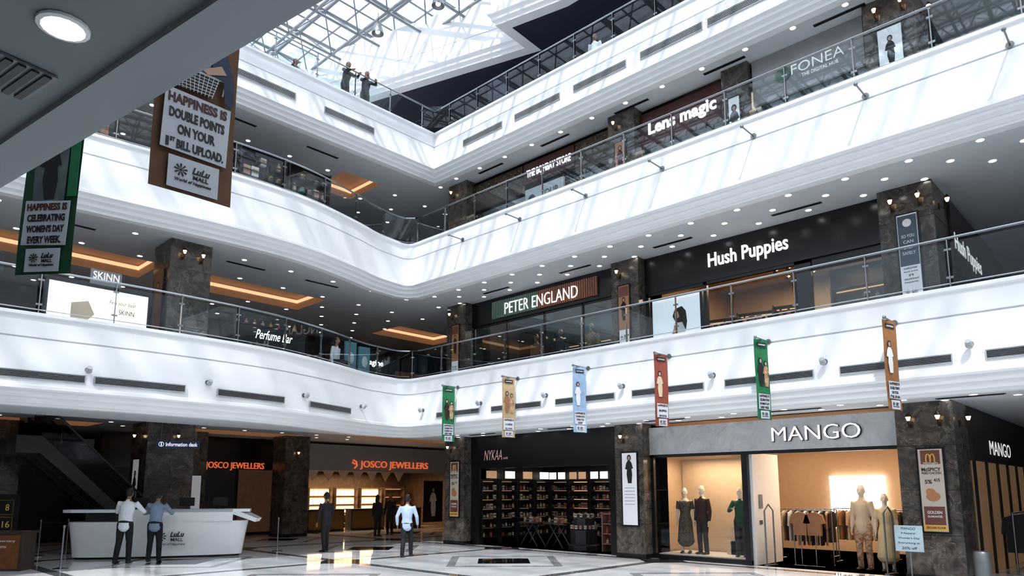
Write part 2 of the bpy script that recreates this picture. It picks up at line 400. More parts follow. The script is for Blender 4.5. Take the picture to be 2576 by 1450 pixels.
def profile(top, bot):
    return [(.5, top), (-.05, top), (-.05, top - .07), (0, top - .10), (0, top - .52), (.04, top - .525), (.04, top - .555), (0, top - .56),
            (0, bot + .42), (-.03, bot + .40), (-.03, bot + .33), (.08, bot + .30), (.08, bot + .22), (.2, bot + .18), (.2, bot + .1), (.32, bot + .06), (.32, bot), (.55, bot), (.55, bot + .5)]
FAS = {}
for k, L in LEV.items():
    FAS[k] = add('balcony_fascia', MB().sweep(L['p'], profile(L['top'], L['bot'])), WHITE, label='white moulded balcony fascia wrapping the atrium corner', category='balcony')
def vent(parent, p, d, z, w, h, m=VENT):
    a = math.atan2(d.y, d.x); M = FR(a, p.x, p.y, z); mb = MB()
    mb.box(-w / 2, w / 2, -h / 2, h / 2, .0, .012, 1); f = .018
    mb.box(-w / 2 - f, w / 2 + f, h / 2, h / 2 + f, 0, .03); mb.box(-w / 2 - f, w / 2 + f, -h / 2 - f, -h / 2, 0, .03)
    mb.box(-w / 2 - f, -w / 2, -h / 2, h / 2, 0, .03); mb.box(w / 2, w / 2 + f, -h / 2, h / 2, 0, .03)
    for i in range(5):
        y = -h / 2 + h * (i + .5) / 5; mb.box(-w / 2, w / 2, y - .006, y + .006, .01, .026, 2)
    add('air_vent', mb, [VENTW, DARK, m], M, parent, smooth=False)
for k in range(-1, 6): vent(FAS[1], Vector((-3.9 - 2.5 * k, YB)), Vector((1, 0)), 4.25, 1.95, .14, GREYM)
for px, py in ((95, 935), (374, 965), (634, 998), (822, 1027)):
    best = min(resample(L1L, .1), key=lambda q: abs((survey(px, py, 2, 4.25) - Vector((q[0].x, q[0].y, 4.25))).xy.length)); vent(FAS[1], best[0], best[1], 4.25, 1.9, .15, GREYM)
for px0, px1, py in ((1165, 1265, 350), (1295, 1410, 290), (1445, 1575, 217), (1615, 1765, 125), (1810, 1930, 32)):
    a = survey(px0, py, 1, 15.8); b = survey(px1, py, 1, 15.8); vent(FAS[3], Vector(((a.x + b.x) / 2, 15.8)), Vector((1, 0)), 13.98, 1.9, .2, VENTW)
for k in range(6): vent(FAS[3], Vector((-18.95, 9.2 - 2.95 * (k - 1))), Vector((0, 1)), 13.98, 1.9, .2, VENTW)

def railing(L, lab):
    base = L['top']; path = offset_path(L['p'], .12)
    pts = [q for q in resample([tuple(p) for p in path], 1.45) if q[0].x < 4.5 and q[0].y > -4]
    top = add('glass_railing', None, None, T(pts[0][0].x, pts[0][0].y, base), label=lab, category='railing', group='atrium glass railings')
    fine = [q[0] for q in resample([tuple(p) for p in path], .35) if q[0].x < 4.6 and q[0].y > -4.1]
    add('handrail', MB().tube([(p.x, p.y, base + .98) for p in fine], [.026] * len(fine), 8), CHROME, None, top)
    add('lower_rail', MB().tube([(p.x, p.y, base + .10) for p in fine], [.012] * len(fine), 6), CHROME, None, top)
    for i, (p, d) in enumerate(pts):
        a = math.atan2(d.y, d.x); M = T(p.x, p.y, base) @ Matrix.Rotation(a, 4, 'Z')
        mb = MB().box(-.01, .01, -.028, .028, 0, .95).cyl((0, 0, 0), (0, 0, .02), .06).box(-.06, .06, -.012, .012, .2, .24).box(-.06, .06, -.012, .012, .74, .78)
        add('post', mb, CHROME, M, top)
        if i + 1 < len(pts):
            q = pts[i + 1][0]; e = q - p
            if e.length > 2: continue
            l = e.length; M = T(p.x, p.y, base) @ Matrix.Rotation(math.atan2(e.y, e.x), 4, 'Z')
            add('glass_panel', MB().add([(.05, 0, .06), (l - .05, 0, .06), (l - .05, 0, .9), (.05, 0, .9)], [(0, 1, 2, 3)]), GLASS, M, top, smooth=False)
for k in (1, 2, 3): railing(LEV[k], 'clear glass balcony railing with steel posts and handrail')

E = [(-40, 11.0), (-23.5, 16), (-16.5, 18.1), (-16.4, 16.4), (-13.8, 17.0), (14, 17.0)]
add('ceiling', MB().add([(x, y, 18.4) for x, y in E] + [(14, 27.6, 18.4), (-40, 27.6, 18.4)], [tuple(range(8))]), NAVY, kind='structure', label='dark navy ceiling of the top gallery', category='ceiling', smooth=False)
add('trim_2', MB().sweep(E, [(.4, 18.38), (0, 18.38), (0, 18.5), (-.1, 18.55), (-.1, 18.7), (-.2, 18.75), (-.2, 19.0), (-.1, 19.02), (-.1, 19.5), (-.05, 19.5), (-.05, 19.52), (-.1, 19.52), (-.1, 21.0), (.4, 21.0)]), WHITE, kind='structure', label='white moulded upstand framing the skylight', category='trim', smooth=False)
X0, X1, Y0, Y1, ZR = -58, 13, -8, 24, 21.6
add('window_1', MB().add([(X0, Y0, ZR), (X1, Y0, ZR), (X1, Y1, ZR), (X0, Y1, ZR)], [(0, 1, 2, 3)]), ROOFG, kind='structure', label='glazed skylight roof over the atrium', category='window', smooth=False)
TRUSS = mat("grey_steel_truss", (.24, .26, .28), .45, noise=.05)
mb = MB(); st = 2.0; nx = int((X1 - X0) / st); ny = int((Y1 - Y0) / st)
def bar(a, b, r): mb.tube([a, b], [r, r], 5, dome=False)
for i in range(nx + 1):
    x = X0 + i * st; bar((x, Y0, ZR - .05), (x, Y1, ZR - .05), .085); bar((x + st / 2, Y0, ZR - .05), (x + st / 2, Y1, ZR - .05), .04)
    bar((x + st / 2, Y0, ZR - 1.1), (x + st / 2, Y1, ZR - 1.1), .06)
for j in range(ny + 1):
    y = Y0 + j * st; bar((X0, y, ZR - .05), (X1, y, ZR - .05), .085); bar((X0, y + st / 2, ZR - .05), (X1, y + st / 2, ZR - .05), .04)
    bar((X0, y + st / 2, ZR - 1.1), (X1, y + st / 2, ZR - 1.1), .06)
for i in range(nx):
    for j in range(ny):
        x = X0 + i * st; y = Y0 + j * st; c = (x + st / 2, y + st / 2, ZR - 1.1)
        for dx, dy in ((0, 0), (1, 0), (0, 1), (1, 1)): bar(c, (x + dx * st, y + dy * st, ZR - .05), .03)
add('trim_3', mb, TRUSS, kind='structure', label='tubular steel space frame under the skylight', category='roof truss', smooth=False)
mb = MB()
for j in range(24): mb.box(-34.6, -34.45, -8 + j * 1.5, -7.9 + j * 1.5, 15.2, 21.5)
for zz in (15.9, 16.8, 17.7, 18.6, 19.5, 20.4): mb.box(-34.6, -34.45, -8, 27, zz, zz + .08)
add('window_2', mb, TRUSS, kind='structure', label='steel mullions of the high glazed side wall', category='window', smooth=False)
pend = None
for px, py in ((950, 85), (1102, 15)):
    p = survey(px, py, 2, 19.6); M = T(p.x, p.y, 19.6)
    if pend is None:
        pend = add('pendant_lamp', MB().lathe([(.05, .45), (.14, .38), (.22, .1), (.24, 0), (.21, .0), (.1, .3)], n=18), GREYM, M, label='grey bell pendant lamp hanging from roof truss', category='pendant lamp', group='roof pendant lamps')
        add('cord', MB().cyl((0, 0, .45), (0, 0, .9), .012), BLACK, M, pend); add('bulb', MB().ball((0, 0, .1), .1), LITBOX, M, pend)
    else: dup(pend, M)

# near slab overhead
EN = [(-12, -.35), (-8, .32), (-4.96, .79), (-2.12, 1.23), (3, 2.02), (8, 2.8)]
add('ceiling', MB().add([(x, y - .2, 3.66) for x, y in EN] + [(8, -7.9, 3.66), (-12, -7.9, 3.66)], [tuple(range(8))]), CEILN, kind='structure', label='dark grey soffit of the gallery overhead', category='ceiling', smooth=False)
ENr = [(p[0], p[1]) for p in EN][::-1]
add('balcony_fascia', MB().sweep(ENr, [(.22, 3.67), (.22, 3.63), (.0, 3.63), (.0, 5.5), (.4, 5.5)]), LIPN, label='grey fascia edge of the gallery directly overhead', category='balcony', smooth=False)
add('floor', MB().add([(x, y - .3, 5.4) for x, y in EN] + [(8, -7.9, 5.4), (-12, -7.9, 5.4)], [tuple(range(8))]), DFLOOR, kind='structure', label='floor of the gallery overhead', category='floor', smooth=False)

# ---------------------------------------------------------------- downlights
def downlight_mesh(r):
    return MB().lathe([(r * 1.25, 0), (r * 1.25, -.012), (r * 1.02, -.016), (r, -.004)], n=16).lathe([(r, -.004), (r * .5, -.006), (.002, -.007)], n=16, mi=1)
p = survey(160, 63, 2, 3.66)
add('ceiling_downlight', downlight_mesh(.075), [WPLAIN, LAMP], T(p.x, p.y, p.z - .002), label='round recessed ceiling downlight, lit', category='ceiling light')
dm = None; cnt = 0
def inhole(x, y, hs): return any(h[0] - .1 < x < h[1] + .1 and h[2] - .1 < y < h[3] + .1 for h in hs)
for zc, L, hs, zl in ((3.72, LEV[1], C0, 4.06), (8.58, LEV[2], C1, 8.58), (13.28, LEV[3], C2, 13.28)):
    pos = []; yb = L['yb']
    rows = (yb + .75, yb + 1.35, yb + 1.95) if yb < 15 else (16.5,)
    for j, yy in enumerate(rows):
        for i in range(15): pos.append((-18.5 + i * 1.25 + (j % 2) * .62, yy, zc))
    for i in range(6):
        for j in range(11):
            x = -20.1 - i * 1.25; y = 1.6 + j * 1.5 + (i % 2) * .75
            if i == 0 and zc > 4: x = -19.5
            if not inhole(x, y, hs): pos.append((x, y, zl))
    for x, y, z in pos:
        if cnt >= 295: break
        M = T(x, y, z - .003)
        if dm is None: dm = add('ceiling_downlight', downlight_mesh(.07), [WPLAIN, LAMP], M, label='small round recessed ceiling downlight, lit', category='ceiling light', group='gallery ceiling downlights')
        else: dup(dm, M)
        cnt += 1
def slotmesh(): return MB().box(-.6, .6, -.05, .05, -.012, 0, 0).box(-.57, .57, -.012, .012, -.02, -.012, 1).box(-.57, .57, .02, .032, -.02, -.012, 1)
sm = None
for zc, yy, xs in ((3.72, 16.45, (-17, -13.5, -10, -6.5, -3)), (8.58, 15.25, (-17.5, -15.2, -12.9, -10.6, -8.3, -6, -3.7, -1.4)), (8.58, 16.5, (-16.4, -13, -9.6, -6.2)), (13.28, 16.8, (-17, -14, -11, -8, -5))):
    for x in xs:
        M = T(x, yy, zc - .002)
        if sm is None: sm = add('ceiling_diffuser', slotmesh(), [DARK, BLACK], M, label='dark linear air diffuser slot in ceiling', category='air vent', group='linear ceiling diffusers', smooth=False)
        else: dup(sm, M)
for zc, x, ys_ in ((8.58, -20.0, (2, 4.7, 9.4, 12.0)), (13.28, -20.3, (3, 6.5, 9, 12))):
    for y in ys_: dup(sm, T(x, y, zc - .002) @ RZ(90))
p = survey(35, 190, 2, 3.66)
mb = MB().box(-.16, .16, -.11, .11, -.01, 0)
for i in range(4): mb.box(-.15, .15, -.09 + i * .05, -.06 + i * .05, -.02, -.008, 1)
add('ceiling_diffuser', mb, [GREYM, BLACK], T(p.x, p.y, 3.655) @ RZ(10), label='rectangular louvred air grille in the soffit', category='air vent', smooth=False)

# ---------------------------------------------------------------- columns
def sconce(M):
    o = add('wall_lantern', None, None, M, label='bronze wall lantern with warm glass shade', category='wall lamp', group='column wall lanterns')
    add('bracket', MB().box(-.04, .04, -.12, .02, 0, .015).tube([(0, -.05, .01), (0, -.12, .08), (0, -.06, .16), (0, .0, .16)], [.012] * 4, 6), BRONZE, M, o)
    q = M @ Matrix.Rotation(math.radians(-90), 4, 'X')
    add('shade', MB().lathe([(.025, .02), (.045, .08), (.05, .10)], (0, -.16, 0), 8).lathe([(.075, .10), (.04, .15), (.01, .19)], (0, -.16, 0), 8, 1), [LAMPW, BRONZE], q, o)
    return o
def column(x0, x1, y0, y1, z0, z1, lab='square pillar clad in dark brown veined marble', m=STONE):
    o = add('pillar', MB().box(x0, x1, y0, y1, z0, z1), m, label=lab, category='column', group='marble pillars', smooth=False)
    mb = MB(); g = .004
    for i in range(1, 4):
        z = z0 + (z1 - z0) * i / 4; mb.box(x0 - g, x1 + g, y0 - g, y1 + g, z - .004, z + .004)
    mb.box(x0 - .02, x1 + .02, y0 - .02, y1 + .02, z0, z0 + .12)
    add('joint_band', mb, BLACK, None, o, smooth=False)
    return o
COLX = [(-19.3, -18.3), (-11.9, -10.95), (-4.5, -3.4)]
for z0, z1 in ((0, 3.72), (5.4, 8.58), (10.18, 13.28)):
    for i, (a, b) in enumerate(COLX):
        column(a, b, YS - .45, YS + .8, z0 + .001, z1 - .001)
        sconce(FR('-y', a + .3, YS - .455, z1 - .42))
        if i == 2:
            sconce(FR('-y', b - .25, YS - .455, z1 - .42)); sconce(FR('+x', b + .005, YS + .1, z1 - .42))
column(-8.2, -7.45, YS - .3, YS + .5, 10.181, 13.279)
column(-20.3, -19.15, 6.9, 8.0, 5.401, 8.579)
sconce(FR('+x', -19.145, 7.2, 8.15)); sconce(FR('+x', -19.145, 7.7, 8.15))
column(-25.5, -24.1, 8.4, 9.9, .001, 4.059)
sconce(FR('+x', -24.095, 9.3, 3.55)); sconce(FR('-y', -24.8, 8.395, 3.55))
column(-27.8, -26.8, 4.6, 5.6, .001, 4.059); column(-27.4, -26.4, 14.5, 15.6, .001, 4.059)
sconce(FR('+x', -26.395, 15, 3.3)); sconce(FR('+x', -26.795, 5.2, 3.3))
column(-19.0, -17.8, 18.6, 19.4, 14.67, 18.39, 'slender pillar clad in dark purple panels', PURPLE)
column(-9.4, -8.6, 18.6, 19.4, 14.67, 18.39, 'slender pillar clad in dark purple panels', PURPLE)

# ---------------------------------------------------------------- posters
def poster(M, w, h, bg, lab, frame=BLACK, cat='poster'):
    o = add('poster_frame', MB().box(-w / 2 - .04, w / 2 + .04, -h / 2 - .04, h / 2 + .04, 0, .03), frame, M, label=lab, category=cat, smooth=False)
    add('poster_print', MB().box(-w / 2, w / 2, -h / 2, h / 2, .03, .036), bg, M, o, smooth=False)
    return o
PLW = mat("soft_lit_white_poster", (.75, .75, .78), .4, emit=.22)
PLC = mat("muted_cream_poster", (.48, .42, .35), .4, emit=.12)
PLO = mat("lit_orange_poster", (.38, .18, .08), .4, emit=.12)
PLR = mat("lit_brown_red_poster", (.15, .055, .038), .4, emit=.10)
YEL = mat("yellow_print", (.6, .34, .08), .4, emit=.2)
def burger_poster(M, w, h, lab):
    o = poster(M, w, h, PLC, lab)
    flat(rect(0, h * .4, w * .8, h * .17), M, PLR, o, z=.037)
    mb = MB()
    for s in (-1, 1):
        pts = [(s * w * .09 + w * .085 * math.cos(a), h * .40 + h * .06 * math.sin(a) - h * .02, .045) for a in (math.pi * k / 10 for k in range(11))]
        mb.tube([(pts[0][0], h * .345, .045)] + pts + [(pts[-1][0], h * .345, .045)], [.012] * 13, 6)
    add('arch_emblem', mb, YEL, M, o)
    text("McDonald's", w * .6, h * .022, M, WPLAIN, o, 0, h * .33, .043, .01, .002)
    text("McSPICY", w * .8, h * .045, M, REDP, o, 0, h * .25, .038, .03, .002)
    text("FRIED CHICKEN", w * .8, h * .028, M, REDP, o, 0, h * .205, .038, .02, .002)
    text("5%", w * .3, h * .05, M, REDP, o, -w * .15, h * .1, .038, .03, .002); text("415", w * .25, h * .04, M, REDP, o, w * .2, h * .12, .038, .03, .002)
    add('printed_food', MB().ball((0, -h * .08, .04), (w * .3, h * .06, .006)).ball((-w * .1, -h * .02, .04), (w * .2, h * .04, .006)), PLO, M, o)
    flat(rect(0, -h * .31, w * .85, h * .22), M, PLR, o, z=.037)
    text("GOLDEN", w * .6, h * .035, M, WPLAIN, o, 0, -h * .27, .041, .02, .002); text("GUARANTEE", w * .6, h * .025, M, WPLAIN, o, 0, -h * .32, .041, .02, .002)
    flat(rect(0, -h * .455, w * .98, h * .07), M, YEL, o, z=.037); text("GROUND FLOOR", w * .8, h * .028, M, REDP, o, 0, -h * .455, .041, .02, .002)
yc = YS - .455
burger_poster(FR('-y', -3.88, yc, 1.86), .45, 1.7, 'tall illuminated fried chicken poster on marble pillar')
burger_poster(FR('-y', -18.75, yc, 1.9), .44, 1.9, 'tall narrow fried chicken poster on marble pillar')
o = poster(FR('-y', -11.4, yc, 1.9), .48, 2.0, PLW, 'tall white fashion poster with standing woman'); M = W[o.name]
figure_print(M, o, 0, .55, .8, JACK, z=.037)
for i in range(6): flat(rect(0, .02 - i * .09, .34, .025), M, PAPER, o, z=.037)
o = poster(FR('-y', -3.93, yc, 6.95), .40, 1.9, PLW, 'tall poster about shopping safely on pillar'); M = W[o.name]
flat(rect(0, .35, .38, 1.15), M, mat("slate_print", (.07, .10, .13), .5, noise=.05), o, z=.036)
for i, s in enumerate(("SO YOU", "CAN", "SHOP", "SAFELY")): text(s, .26 if len(s) > 4 else .2, .07, M, WPLAIN, o, 0, .45 - i * .13, .041, .01, .002)
for i, s in enumerate(("customer", "touch points", "are", "sanitised", "frequently.")): text(s, .28 if len(s) > 3 else .1, .05, M, KPRINT, o, 0, -.28 - i * .08, .038, .01, .002)
logo(M, o, 0, -.82, .3, z=.038)
add('printed_badge', MB().lathe([(.09, .0), (.09, .004)], (0, 0, 0), 20), WPLAIN, M @ T(0, .75, .04), o)
for zz, xx in ((6.9, -11.45), (6.9, -18.8)):
    o = poster(FR('-y', xx, yc, zz), .36, 1.8, PLO, 'narrow orange advertising poster on marble pillar'); M = W[o.name]
    flat(rect(0, .72, .34, .3), M, PLR, o, z=.037); figure_print(M, o, 0, .2, .7, CMAR, z=.037); flat(rect(0, -.65, .34, .45), M, PLW, o, z=.037); logo(M, o, 0, -.65, .28, z=.041)
o = poster(FR('-y', -7.85, YS - .305, 11.7), .3, 1.3, PLW, 'narrow framed advertising poster on gallery pillar'); figure_print(W[o.name], o, 0, 0, .9, JACK, z=.037)
o = poster(FR('-y', -11.45, yc, 11.7), .36, 1.2, PLO, 'narrow orange advertising poster on gallery pillar'); figure_print(W[o.name], o, 0, .1, .8, CMAR, z=.037)
o = poster(FR('-y', -3.95, yc, 11.8), .5, 1.3, PLW, 'white product poster on gallery pillar'); figure_print(W[o.name], o, 0, .1, .7, JACK, z=.037)

# ---------------------------------------------------------------- shops
def room(x0, x1, z0, z1, depth, mw, mf, lab):
    y0, y1 = YS, YS + depth; mb = MB()
    V = [(x0, y0, z0), (x1, y0, z0), (x1, y1, z0), (x0, y1, z0), (x0, y0, z1), (x1, y0, z1), (x1, y1, z1), (x0, y1, z1)]
    mb.add(V, [(0, 3, 7, 4), (1, 5, 6, 2), (3, 2, 6, 7), (4, 7, 6, 5)], 0).add(V, [(0, 1, 2, 3)], 1)
    add('wall_shop', mb, [mw, mf], kind='structure', label=lab, category='wall', smooth=False)
def lamp(x, y, z, w, h, power, col=(1, .8, .6), rot=None):
    l = bpy.data.lights.new('shop_light', 'AREA'); l.shape = 'RECTANGLE'; l.size = w; l.size_y = h; l.energy = power * 1.25; l.color = col
    o = bpy.data.objects.new('shop_light', l); COL.objects.link(o); o.location = (x, y, z)
    if rot: o.rotation_euler = rot
    return o
def shelf(M, w, h, d, rows, m, lab, glow=None):
    o = add('shelving_unit', MB().box(-w / 2, w / 2, d - .02, d, 0, h), m, M, label=lab, category='shelf', smooth=False)
    add('side_panel', MB().box(-w / 2, -w / 2 + .03, 0, d, 0, h), m, M, o, smooth=False); add('side_panel', MB().box(w / 2 - .03, w / 2, 0, d, 0, h), m, M, o, smooth=False)
    for i in range(rows + 1):
        z = .25 + (h - .3) * i / rows
        add('shelf_board', MB().box(-w / 2, w / 2, 0, d, z - .02, z), m, M, o, smooth=False)
        if glow: add('shelf_light', MB().box(-w / 2 + .05, w / 2 - .05, d - .06, d - .02, z - .045, z - .021), glow, M, o, smooth=False)
    return o
PM = []
for i, m in enumerate(PCOLS):
    if i % 3 == 0: mbp = MB().lathe([(.035, 0), (.04, .01), (.04, .09), (.02, .11)], n=8).lathe([(.018, .11), (.018, .15), (.003, .152)], n=8, mi=1)
    elif i % 3 == 1: mbp = MB().prism([(-.05, -.03), (.05, -.03), (.05, .03), (-.05, .03)], 0, .14).box(-.04, .04, -.034, -.03, .05, .1, 1)
    else: mbp = MB().lathe([(.05, 0), (.055, .01), (.055, .05), (.05, .055)], n=10).lathe([(.052, .056), (.052, .08), (.01, .084)], n=10, mi=1)
    me = bpy.data.meshes.new('product'); me.from_pydata([tuple(v) for v in mbp.v], [], mbp.f); me.materials.append(m); me.materials.append(GOLD); me.polygons.foreach_set('material_index', mbp.m); PM.append(me)
def products(M, w, h, d, rows, n, grp, sc=1.3):
    for i in range(rows):
        z = .25 + (h - .3) * i / rows
        for j in range(n):
            if random.random() < .12: continue
            k = random.choice((0, 1, 2, 3, 4, 2, 0, 5, 6))
            add('cosmetics_box' if k % 3 == 1 else ('bottle' if k % 3 == 0 else 'jar'), PM[k], None, M @ T(-w / 2 + .1 + (w - .2) * (j + .5) / n, .1, z + .001) @ Matrix.Scale(sc * random.uniform(.8, 1.15), 4), label='small packaged beauty product on a shop shelf', category='product', group=grp)
def front(name, x0, x1, z0, z1, m, lab, y=YS, th=.12, cat='sign'):
    return add(name, MB().box(x0, x1, y - th, y, z0, z1), m, T(0, 0, 0), label=lab, category=cat, smooth=False)
def FX(x, y, z): return T(x, y, z) @ RZ(90)   # floor frame facing +x

# ground: cosmetics shop
room(-18.3, -11.9, 0, 3.7, 4.4, BLACK, DARK, 'black interior of the cosmetics shop')
s = front('shop_fascia', -18.3, -11.9, 2.78, 3.71, BLACK, 'black shop fascia with thin pink lettering')
M = FR('-y', -17.2, YS - .12, 3.05); text('NYKAA', .85, .34, M, SIGNP, s, 0, 0, .002, -.018, .006, .25); text('LUXE', .22, .07, M, SIGNP, s, .60, -.12, .002, -.01, .004)
add('storefront', MB().box(-18.3, -17.9, YS - .1, YS, 0, 2.78).box(-12.35, -11.9, YS - .1, YS, 0, 2.78).box(-17.9, -12.35, YS - .1, YS, 2.6, 2.78), BLACK, label='black portal frame of the cosmetics shop', category='storefront', smooth=False)
SPLIT = ('tall black shelving unit with lit shelves of cosmetics')
for i in range(6):
    x = -17.7 + i * 1.0
    M = T(x, YS + 3.9, 0); shelf(M, .95, 2.25, .35, 6, DARK, SPLIT, (LITDIM, LITWARM, LITDIM)[i % 3]); products(M, .95, 2.25, .35, 6, 5, 'cosmetics on shelves', 1.1)
    for q in (-.22, .22): add('lit_picture', MB().box(-.17, .17, -.02, 0, 0, .26), LITBOX if i % 2 == 0 else LITDIM, T(x + q, YS + 3.9, 2.28), label='small backlit picture panel above shelves', category='light box', group='backlit shelf pictures', smooth=False)
for i in range(4):
    M = FX(-17.9, YS + .5 + i * .95, 0); shelf(M, .9, 2.25, .35, 6, DARK, SPLIT, LITDIM); products(M, .9, 2.25, .35, 6, 4, 'cosmetics on shelves', 1.1)
    add('lit_picture', MB().box(-.25, .25, -.02, 0, 0, .26), LITBOX if i % 2 else LITDIM, FX(-17.9, YS + .5 + i * .95, 2.28), label='small backlit picture panel above shelves', category='light box', group='backlit shelf pictures', smooth=False)
add('cornice_light', MB().box(-17.8, -12.4, YS + .9, YS + .93, 2.72, 2.75).box(-17.8, -12.4, YS + .93, YS + 1.0, 2.70, 2.9, 1), [LITWARM, BLACK], label='thin copper light strip along black bulkhead', category='light strip', smooth=False)
lamp(-15.1, YS + 2.2, 3.5, 4.5, 1.5, 48, (1, .86, .78))
def table(M, w, d, h, top, leg, lab):
    o = add('display_table', None, None, M, label=lab, category='table')
    add('table_top', MB().box(-w / 2, w / 2, -d / 2, d / 2, h - .04, h), top, M, o, smooth=False)
    for sx in (-1, 1):
        for sy in (-1, 1): add('leg', MB().cyl((sx * w * .42, sy * d * .4, 0), (-sx * w * .2, sy * d * .4, h - .04), .018, n=6), leg, M, o)
    return o
for x in (-16.3, -15.2):
    M = T(x, YS + .9, 0); table(M, .9, .5, .8, WOODD, CHROME, 'small display table with crossed steel legs')
    for j in range(6): add('bottle', PM[(j * 2) % 7], None, M @ T(-.35 + j * .14, 0, .801) @ Matrix.Scale(1.2, 4), label='small packaged beauty product on display table', category='product', group='cosmetics on tables')
M = T(-14.0, YS + .75, 0)
add('display_gondola', MB().lathe([(.5, 0), (.5, .15), (.42, .2), (.42, .62), (.34, .66), (.34, .98), (.26, 1.02), (.24, 1.1)], n=8), DARK, M, label='tiered dark gondola stacked with small boxes', category='display stand', smooth=False)
for k in range(16):
    a = k * math.pi / 8
    add('cosmetics_box', PM[1 if k % 2 else 4], None, M @ T(.38 * math.cos(a), .38 * math.sin(a), .66) @ Matrix.Scale(.8, 4), label='small packaged beauty product on gondola', category='product', group='cosmetics on gondola')
    if k % 2: add('cosmetics_box', PM[4], None, M @ T(.29 * math.cos(a), .29 * math.sin(a), 1.02) @ Matrix.Scale(.8, 4), label='small packaged beauty product on gondola', category='product', group='cosmetics on gondola')
M = T(-12.9, YS + .6, 0); shelf(M, .6, 1.2, .35, 3, PCOLS[1], 'low pink freestanding shelf unit'); products(M, .6, 1.2, .35, 3, 4, 'cosmetics on low shelf')

